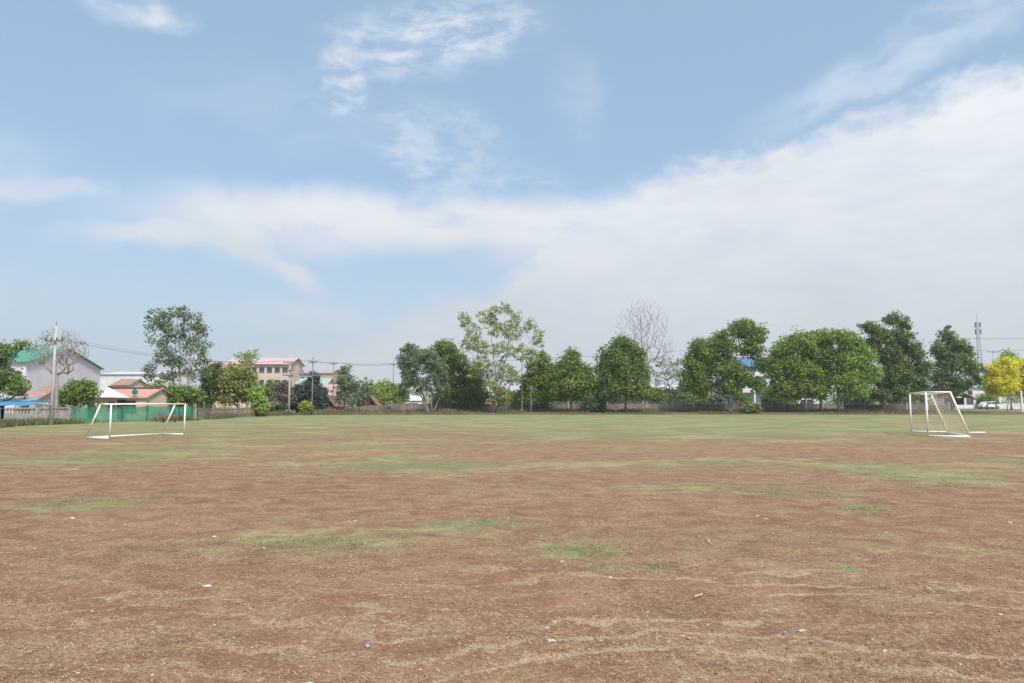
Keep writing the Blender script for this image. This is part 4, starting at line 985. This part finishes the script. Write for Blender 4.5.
# radio tower
tx, ty = P(981.5,HOR,330).x, 330; Ht = P(979,322,330).z
t = thing('radio_tower', 'tall thin lattice radio tower rising right of the dark tree', 'tower', (tx,ty,.2))
m = MB(); wt = lambda z: 1.5*(1-z/Ht)+.45
legs = [(math.cos(a), math.sin(a)) for a in (math.pi/2, math.pi*7/6, math.pi*11/6)]
for lx, ly in legs: m.tube([(tx+lx*wt(0),ty+ly*wt(0),0),(tx+lx*wt(Ht),ty+ly*wt(Ht),Ht)], .13, 6)
nz = 26
for i in range(nz):
    z1, z2 = Ht*i/nz, Ht*(i+1)/nz
    for k in range(3):
        a_, b_ = legs[k], legs[(k+1)%3]
        m.tube([(tx+a_[0]*wt(z1),ty+a_[1]*wt(z1),z1),(tx+b_[0]*wt(z2),ty+b_[1]*wt(z2),z2)], .06, 4)
        m.tube([(tx+a_[0]*wt(z2),ty+a_[1]*wt(z2),z2),(tx+b_[0]*wt(z2),ty+b_[1]*wt(z2),z2)], .06, 4)
m.build('lattice_mast', mat('dull_tower_paint',(.34,.30,.30),(.27,.24,.24),.3,.8), t)
m = MB(); m.tube([(tx,ty,Ht),(tx,ty,Ht+4.5)], .10, 6); m.build('spire', STEEL, t)
for k, (lx, ly) in enumerate(legs):
    for z in (Ht-1.4, Ht-4.6):
        m = MB(); m.box((tx+lx*1.25,ty+ly*1.25,z),(.5,.5,2.3)); m.tube([(tx+lx*.4,ty+ly*.4,z),(tx+lx*1.1,ty+ly*1.1,z)], .06, 5); m.build('antenna_panel', mat('antenna_grey',(.22,.20,.21),(.17,.16,.17),1,.6) if 'antenna_grey' not in bpy.data.materials else bpy.data.materials['antenna_grey'], t)

# ---------------------------------------------------------------- goals
def goal(label, A, B, back, H, topd, botd, r, net=True, side=True, cell=.13):
    """A near post foot, B far post foot, back = unit vector of depth"""
    A = Vector(A); B = Vector(B); bk = Vector(back); up = Vector((0,0,1))
    t = thing('football_goal', label, 'goal', (A+B)/2)
    def bar(nm, pts): m = MB(); m.tube(pts, r, 10); m.build(nm, WHITE_P, t, True)
    A0 = A+up*.02; B0 = B+up*.02
    bar('post', [A0, A+up*(H+r*.6)]); bar('post', [B0, B+up*(H+r*.6)])
    bar('crossbar', [A+up*H, B+up*H])
    bar('top_stay', [A+up*H, A+up*H+bk*topd]); bar('top_stay', [B+up*H, B+up*H+bk*topd])
    bar('back_stay', [A+up*H+bk*topd, A0+bk*botd+up*r]); bar('back_stay', [B+up*H+bk*topd, B0+bk*botd+up*r])
    bar('ground_rail', [A0+up*r, A0+bk*botd+up*r]); bar('ground_rail', [B0+up*r, B0+bk*botd+up*r])
    bar('back_rail', [A0+bk*botd+up*r, B0+bk*botd+up*r])
    bar('top_rail', [A+up*H+bk*topd, B+up*H+bk*topd]) if net else None
    if net:
        m = MB(); R = random.Random(3)
        def sheet(p00, p10, p11, p01, bulge, droop=0.0):
            L1 = max((p10-p00).length, (p11-p01).length); L2 = max((p01-p00).length, (p11-p10).length)
            nu, nv = max(1, int(L1/cell)), max(1, int(L2/cell)); nn = (p10-p00).cross(p01-p00).normalized()
            def pt(u, v):
                p = p00.lerp(p10, u).lerp(p01.lerp(p11, u), v)
                k = math.sin(math.pi*u)*math.sin(math.pi*v)
                return p + nn*bulge*k - up*droop*k + Vector((0,0,.015*math.sin(u*23+v*11)))
            for i in range(nu+1): m.tube([pt(i/nu, j/8) for j in range(9)], .0026, 3, False)
            for j in range(nv+1): m.tube([pt(i/12, j/nv) for i in range(13)], .0026, 3, False)
        At, Bt = A+up*H, B+up*H; Atb, Btb = At+bk*topd, Bt+bk*topd; Ab, Bb = A0+bk*botd+up*.05, B0+bk*botd+up*.05
        sheet(At, Bt, Btb, Atb, 0, .10); sheet(Atb, Btb, Bb, Ab, .12)
        sheet(At, Atb, Ab, A0+up*.05, .03); sheet(Bt, Btb, Bb, B0+up*.05, .03)
        m.build('net', GOALNET, t)
        # gathered netting lying along the back rail
        q = MB()
        for k in range(9):
            o1 = R.uniform(-.22,.10); pts = []
            for i in range(15):
                f = i/14; p = (A+bk*botd).lerp(B+bk*botd, f) - bk*(.25+.25*math.sin(f*9+k))*.6 + bk*o1; p.z = .04+.05*abs(math.sin(f*17+k*2))
                pts.append(p)
            q.tube(pts, .012, 4, False)
        q.build('gathered_net', GOALNET, t)
    return t
A = G(109.5,439.6); B = G(184,435.4); d = (B-A).normalized(); bk = Vector((-d.y, d.x, 0)); bk = bk if bk.x < 0 else -bk
goal('small white goal frame without net at left in front of the green shade net', A, B, bk, 1.60, .66, 1.5, .04, net=False)
A = G(928,437.3); B = G(911.5,432.6); d = (B-A).normalized(); bk = Vector((-d.y, d.x, 0)); bk = bk if bk.x > 0 else -bk
goal('larger white goal with a torn pale net at right', A, B, bk, 2.17, 1.02, 1.74, .045)
a = G(967,433.6); b = G(985,433.4); m = MB(); m.tube([a+Vector((0,0,.05)), b+Vector((0,0,.05))], .04, 8)
tag(m.build('metal_pipe', WHITE_P, None, True), 'white metal pipe lying on the grass right of the larger goal', 'pipe')

# ---------------------------------------------------------------- litter on the field
def litter(name, label, cat, px, py, s, m_, flat=.25, seed=0, group=None):
    R = random.Random(seed*7+1); c = G(px, py); c.z = float(field_height(np.array([c.x]), np.array([c.y]))[0])
    m = MB(); nu, nv = 9, 5
    for j in range(nv+1):
        for i in range(nu):
            a = 2*math.pi*i/nu; f = j/nv*math.pi; rr = math.sin(f)*s*(.45+.5*R.random()); zz = -math.cos(f)*s*flat*(.7+.6*R.random())
            m.v.append((c.x+math.cos(a)*rr*1.3, c.y+math.sin(a)*rr*.8, c.z+s*flat*.8+zz))
    for j in range(nv):
        for i in range(nu): m.f.append((j*nu+i, j*nu+(i+1)%nu, (j+1)*nu+(i+1)%nu, (j+1)*nu+i))
    o = m.build(name, m_); tag(o, label, cat, group); return o
litter('plastic_wrapper', 'crumpled blue and pale plastic wrapper lying on dry grass at lower left of centre', 'wrapper', 367, 646, .024, PLASTB, .6, 1)
litter('plastic_scrap', 'small dark blue plastic scrap beside a pale chip at lower right', 'scrap', 784, 633, .014, PLASTB, .8, 2)
litter('stone', 'pale chip with a dark underside right of the blue scrap', 'stone', 802, 630, .03, PLASTW, .3, 3)
litter('plastic_bag', 'pale green plastic scrap cut off by the bottom edge left of centre', 'plastic scrap', 308, 684, .035, PLASTG, .3, 4)
litter('brick_piece', 'left red brick lump at the bottom edge right of centre', 'brick', 741, 685, .055, BRICK, .22, 5)
litter('brick_piece', 'right red brick lump at the bottom edge right of centre', 'brick', 769, 685, .045, BRICK, .22, 6)
litter('paper_scrap', 'torn whitish scrap on pale straw at bottom centre right', 'paper', 552, 641, .04, PLASTW, .15, 7)
litter('paper_scrap', 'pale scrap on the bare soil left of centre, largest on the left half', 'paper', 207, 588, .055, PLASTW, .15, 8)
sc = [(78,673,.022),(108,602,.025),(92,612,.022),(214,538,.045),(72,519,.06),(176,525,.03),(264,547,.03),(420,668,.02),(547,628,.022),(683,638,.025),(601,642,.02),(525,653,.018),(562,562,.035),(758,516,.04),(766,519,.045),(508,519,.035),(355,521,.04),(468,521,.03),(886,533,.035),(1010,522,.045),(885,650,.03),(1000,614,.028),(792,614,.015),(648,612,.018),(250,609,.02),(488,659,.018),(392,599,.018),(955,507,.03),(610,578,.03),(320,566,.02)]
near = ['left edge','lower left','left of centre','centre','right of centre','lower right','right edge']
for i, (px, py, s) in enumerate(sc):
    o = litter('litter_chip', 'small pale chip of litter scattered on the dry soil', 'litter', px, py, s*.75, PLASTW, .3, 20+i, 'pale chips scattered over the field')
# a few twigs
for i, (a, b, lab) in enumerate((((924,590),(934,595),'pale dry stalk lying right of the small green tuft'),((706,540),(712,546),'thin dry twig at the right of centre'),((695,599),(702,596),'short pale stalk lying on a straw line right of centre'))):
    A = G(*a); B = G(*b); A.z = .03+float(field_height(np.array([A.x]),np.array([A.y]))[0]); B.z = .03+float(field_height(np.array([B.x]),np.array([B.y]))[0])
    m = MB(); m.tube(limb_path(A, B, .05, 4), .006, 5); tag(m.build('dry_stalk', mat('stalk%d'%i,(.6,.5,.37),(.5,.4,.28),9,.9)), lab, 'stalk')

# ---------------------------------------------------------------- sky
SUN_EL, SUN_AZ = math.radians(52), math.radians(150)   # azimuth clockwise from +Y (view direction)
w = bpy.data.worlds.new('World'); scene.world = w; w.use_nodes = True; nt = w.node_tree; L = nt.links.new
for n in list(nt.nodes): nt.nodes.remove(n)
out = N(nt, 'ShaderNodeOutputWorld'); bg = N(nt, 'ShaderNodeBackground'); L(bg.outputs[0], out.inputs[0])
sky = N(nt, 'ShaderNodeTexSky', sky_type='NISHITA', sun_disc=False, sun_elevation=SUN_EL, sun_rotation=SUN_AZ, altitude=100, air_density=1.0, dust_density=2.2, ozone_density=1.5)
tc = N(nt, 'ShaderNodeTexCoord'); sep = N(nt, 'ShaderNodeSeparateXYZ'); L(tc.outputs['Generated'], sep.inputs[0])
def M_(op, a, b=None, clamp=False):
    n = N(nt, 'ShaderNodeMath', operation=op, use_clamp=clamp)
    for i, q in enumerate((a, b)):
        if q is None: continue
        if isinstance(q, (int, float)): n.inputs[i].default_value = q
        else: L(q, n.inputs[i])
    return n.outputs[0]
DEG = 180/math.pi
az = M_('MULTIPLY', M_('ARCTAN2', sep.outputs[0], sep.outputs[1]), DEG); el = M_('MULTIPLY', M_('ARCSINE', sep.outputs[2]), DEG)
def AE(px, py):
    u = (px-CX)/F; v = -(py-CY)/F; d = Vector((u, CT-v*ST, ST+v*CT)).normalized()
    return math.degrees(math.atan2(d.x, d.y)), math.degrees(math.asin(d.z))
cmb = N(nt, 'ShaderNodeCombineXYZ'); L(az, cmb.inputs[0]); L(el, cmb.inputs[1]); ae = cmb.outputs[0]
def wn(vec, scale, detail, rough=.6, dist=0.0, sc=(1,1,1), rot=0, loc=(0,0,0), color=False):
    mp = N(nt, 'ShaderNodeMapping'); mp.inputs['Scale'].default_value = sc; mp.inputs['Rotation'].default_value = (0,0,rot); mp.inputs['Location'].default_value = loc; L(vec, mp.inputs[0])
    n = N(nt, 'ShaderNodeTexNoise', i_Scale=scale, i_Detail=detail, i_Roughness=rough, i_Distortion=dist); L(mp.outputs[0], n.inputs[0]); return n.outputs['Color' if color else 'Fac']
def VM(op, a, b):
    n = N(nt, 'ShaderNodeVectorMath', operation=op)
    for i, q in enumerate((a, b)):
        if isinstance(q, tuple): n.inputs[i].default_value = q
        else: L(q, n.inputs[i])
    return n.outputs[0]
warp = VM('SUBTRACT', wn(ae, .09, 5, .6, color=True), (.5,.5,.5))
warp2 = VM('SUBTRACT', wn(ae, .45, 4, .6, color=True), (.5,.5,.5))
aw = VM('ADD', VM('ADD', ae, VM('MULTIPLY', warp, (9,5,0))), VM('MULTIPLY', warp2, (1.1,.7,0)))
def MR(v, a, b, c=0, d=1, smoothy=True):
    n = N(nt, 'ShaderNodeMapRange', interpolation_type='SMOOTHSTEP' if smoothy else 'LINEAR')
    for i, q in enumerate((a, b, c, d)): n.inputs[i+1].default_value = q
    L(v, n.inputs[0]); return n.outputs[0]
def blob(px, py, rx, ry, rot=0, gain=1.0, vec=aw):
    a, e = AE(px, py); k = 1/ (F/DEG)  # degrees per pixel near the axis
    mp = N(nt, 'ShaderNodeMapping', vector_type='TEXTURE'); mp.inputs['Location'].default_value = (a, e, 0)
    mp.inputs['Rotation'].default_value = (0,0,math.radians(rot)); mp.inputs['Scale'].default_value = (rx*k, ry*k, 1); L(vec, mp.inputs[0])
    g = N(nt, 'ShaderNodeTexGradient', gradient_type='SPHERICAL'); L(mp.outputs[0], g.inputs[0])
    return M_('MULTIPLY', MR(g.outputs['Fac'], 0, .75), gain)
def madd(*vs):
    r = vs[0]
    for v in vs[1:]: r = M_('MAXIMUM', r, v)
    return r
aw2 = VM('ADD', VM('ADD', ae, VM('MULTIPLY', warp, (5,2.6,0))), VM('MULTIPLY', warp2, (.5,.25,0)))
wisp = wn(aw, .25, 8, .56, .2, sc=(.55,1.5,1), rot=math.radians(-12), loc=(5,2,0))
wisp_f = wn(aw2, .55, 7, .58, .0, sc=(.6,1.3,1), rot=math.radians(-20))
strand = wn(aw2, .8, 8, .68, .0, sc=(.40,1.5,1), rot=math.radians(14))
puff = wn(ae, .9, 6, .6, .2, sc=(.8,1.2,1), loc=(2,8,0))
soft = wn(ae, .12, 6, .6, .3, sc=(.6,1.6,1), loc=(9,1,0))
# the big bank on the right: everything under a rising edge
sepw = N(nt, 'ShaderNodeSeparateXYZ'); L(aw, sepw.inputs[0])
cv = N(nt, 'ShaderNodeFloatCurve'); L(MR(sepw.outputs[0], -60, 60, 0, 1, False), cv.inputs['Value'])
edge = [(-60,360),(300,345),(430,300),(520,262),(575,200),(640,172),(700,148),(760,135),(830,120),(900,98),(960,78),(1024,60),(1300,20)]
cvp = cv.mapping.curves[0]; pts = []
for px, py in edge:
    a, e = AE(px, py); pts.append(((a+60)/120, e/60))
a0, e0 = pts[0]
while len(cvp.points) < len(pts): cvp.points.new(.5,.5)
for q, (x, y) in zip(cvp.points, pts): q.location = (x, y)
cv.mapping.update()
top_el = M_('MULTIPLY', cv.outputs[0], 60)
under = M_('SUBTRACT', top_el, sepw.outputs[1])
bank = MR(M_('ADD', under, M_('ADD', M_('MULTIPLY', M_('SUBTRACT', wisp_f, .5), 3.4), M_('MULTIPLY', M_('SUBTRACT', puff, .5), 2.0))), -.6, 2.6)
bank = M_('MULTIPLY', bank, MR(el, -2, 9, .62, 1.0))
bank = M_('MULTIPLY', bank, MR(M_('ADD', M_('MULTIPLY', strand, .5), M_('MULTIPLY', wisp, .5)), .36, .60, .80, 1))
long_ = madd(blob(320,226,240,44,2,1.0), blob(500,228,260,46,0,1.0), blob(240,240,70,26,-25,.75), blob(292,268,60,14,-30,.8), blob(600,228,200,50,8,.9), blob(160,236,100,20,4,.8))
long_ = M_('MULTIPLY', long_, MR(wisp, .26,.50,.5,1))
cir = madd(blob(440,38,150,48,8,.78), blob(350,75,60,40,60,.7), blob(440,144,115,44,-12,.55), blob(500,30,70,28,12,.7), blob(400,158,60,18,-25,.7), blob(480,190,120,26,4,.6))
cir = M_('MULTIPLY', cir, MR(M_('ADD', M_('MULTIPLY', wisp_f, .6), M_('MULTIPLY', strand, .4)), .38,.66,.06,1))
faint = madd(blob(140,4,60,18,0,.75), blob(25,178,110,22,-2,.55), blob(575,95,45,60,20,.18), blob(900,62,190,30,14,.45), blob(310,315,120,26,0,.45), blob(300,110,200,60,0,.12), blob(-200,120,200,60,0,.7), blob(-400,250,300,40,0,.7))
faint = M_('MULTIPLY', faint, MR(wisp, .32,.60,.15,1))
hazeb = MR(el, 0, 19, .72, .0)
cl = madd(bank, long_, cir, faint)
cl = M_('MULTIPLY', cl, .92, True)
# colours
skyc = N(nt, 'ShaderNodeMix', data_type='RGBA', blend_type='MULTIPLY'); skyc.inputs[0].default_value = 1; L(sky.outputs[0], skyc.inputs[6]); skyc.inputs[7].default_value = (1,1,1,1)
desat = N(nt, 'ShaderNodeMix', data_type='RGBA'); desat.inputs[0].default_value = .52; L(skyc.outputs[2], desat.inputs[6]); desat.inputs[7].default_value = (2.75,3.95,5.25,1)
hz = N(nt, 'ShaderNodeMix', data_type='RGBA'); L(hazeb, hz.inputs[0]); L(desat.outputs[2], hz.inputs[6]); hz.inputs[7].default_value = (3.35,3.9,4.3,1)
cc = ramp(nt, MR(el, 4, 24, 0, 1), [(0, (.74,.757,.775)), (.45, (.86,.87,.882)), (1, (1,1,1))])
ccol = N(nt, 'ShaderNodeMix', data_type='RGBA', blend_type='MULTIPLY'); ccol.inputs[0].default_value = 1; L(cc.outputs[0], ccol.inputs[6]); ccol.inputs[7].default_value = (5.75,5.88,5.98,1)
sh = N(nt, 'ShaderNodeMix', data_type='RGBA', blend_type='MULTIPLY'); sh.inputs[0].default_value = 1; L(ccol.outputs[2], sh.inputs[6])
shr = ramp(nt, soft, [(.3, (.90,.91,.93)), (.6, (1,1,1))]); L(shr.outputs[0], sh.inputs[7])
fin = N(nt, 'ShaderNodeMix', data_type='RGBA'); L(cl, fin.inputs[0]); L(hz.outputs[2], fin.inputs[6]); L(sh.outputs[2], fin.inputs[7])
L(fin.outputs[2], bg.inputs[0]); bg.inputs[1].default_value = .12
w.cycles.sampling_method = 'MANUAL'; w.cycles.sample_map_resolution = 512

sd = bpy.data.lights.new('sun', 'SUN'); sd.energy = 3.3; sd.angle = math.radians(9); sd.color = (1,.945,.87)
so = bpy.data.objects.new('sun', sd); COL.objects.link(so)
dirv = Vector((math.sin(SUN_AZ)*math.cos(SUN_EL), math.cos(SUN_AZ)*math.cos(SUN_EL), math.sin(SUN_EL)))
so.rotation_euler = dirv.to_track_quat('Z', 'Y').to_euler(); so.location = dirv*200

hm_ = bpy.data.materials.new('haze_air'); hm_.use_nodes = True; hn = hm_.node_tree
for n in list(hn.nodes): hn.nodes.remove(n)
ho = hn.nodes.new('ShaderNodeOutputMaterial'); hv = hn.nodes.new('ShaderNodeVolumePrincipled')
hv.inputs['Color'].default_value = (.93,.95,.98,1); hv.inputs['Density'].default_value = .0004; hv.inputs['Anisotropy'].default_value = .2
hn.links.new(hv.outputs[0], ho.inputs['Volume'])
m = MB(); m.box((0, 200, 26), (900, 700, 54.0)); tag(m.build('haze', hm_), 'faint pale haze in the air over the field and town', 'haze', kind='stuff')

# ---------------------------------------------------------------- camera and output
cd = bpy.data.cameras.new('camera'); cam = bpy.data.objects.new('camera', cd); COL.objects.link(cam)
cam.location = (0,0,HC); cam.rotation_euler = (math.pi/2+TH, 0, 0)
cd.sensor_width = 36; cd.lens = F/1024*36; cd.clip_start = .1; cd.clip_end = 20000
scene.camera = cam
scene.render.resolution_x = 1024; scene.render.resolution_y = 683
vs = scene.view_settings; vs.view_transform = 'Standard'; vs.look = 'None'; vs.exposure = 0.48; vs.gamma = 1
scene.render.engine = 'CYCLES'; scene.cycles.use_denoising = True; scene.cycles.max_bounces = 6; scene.cycles.transparent_max_bounces = 12
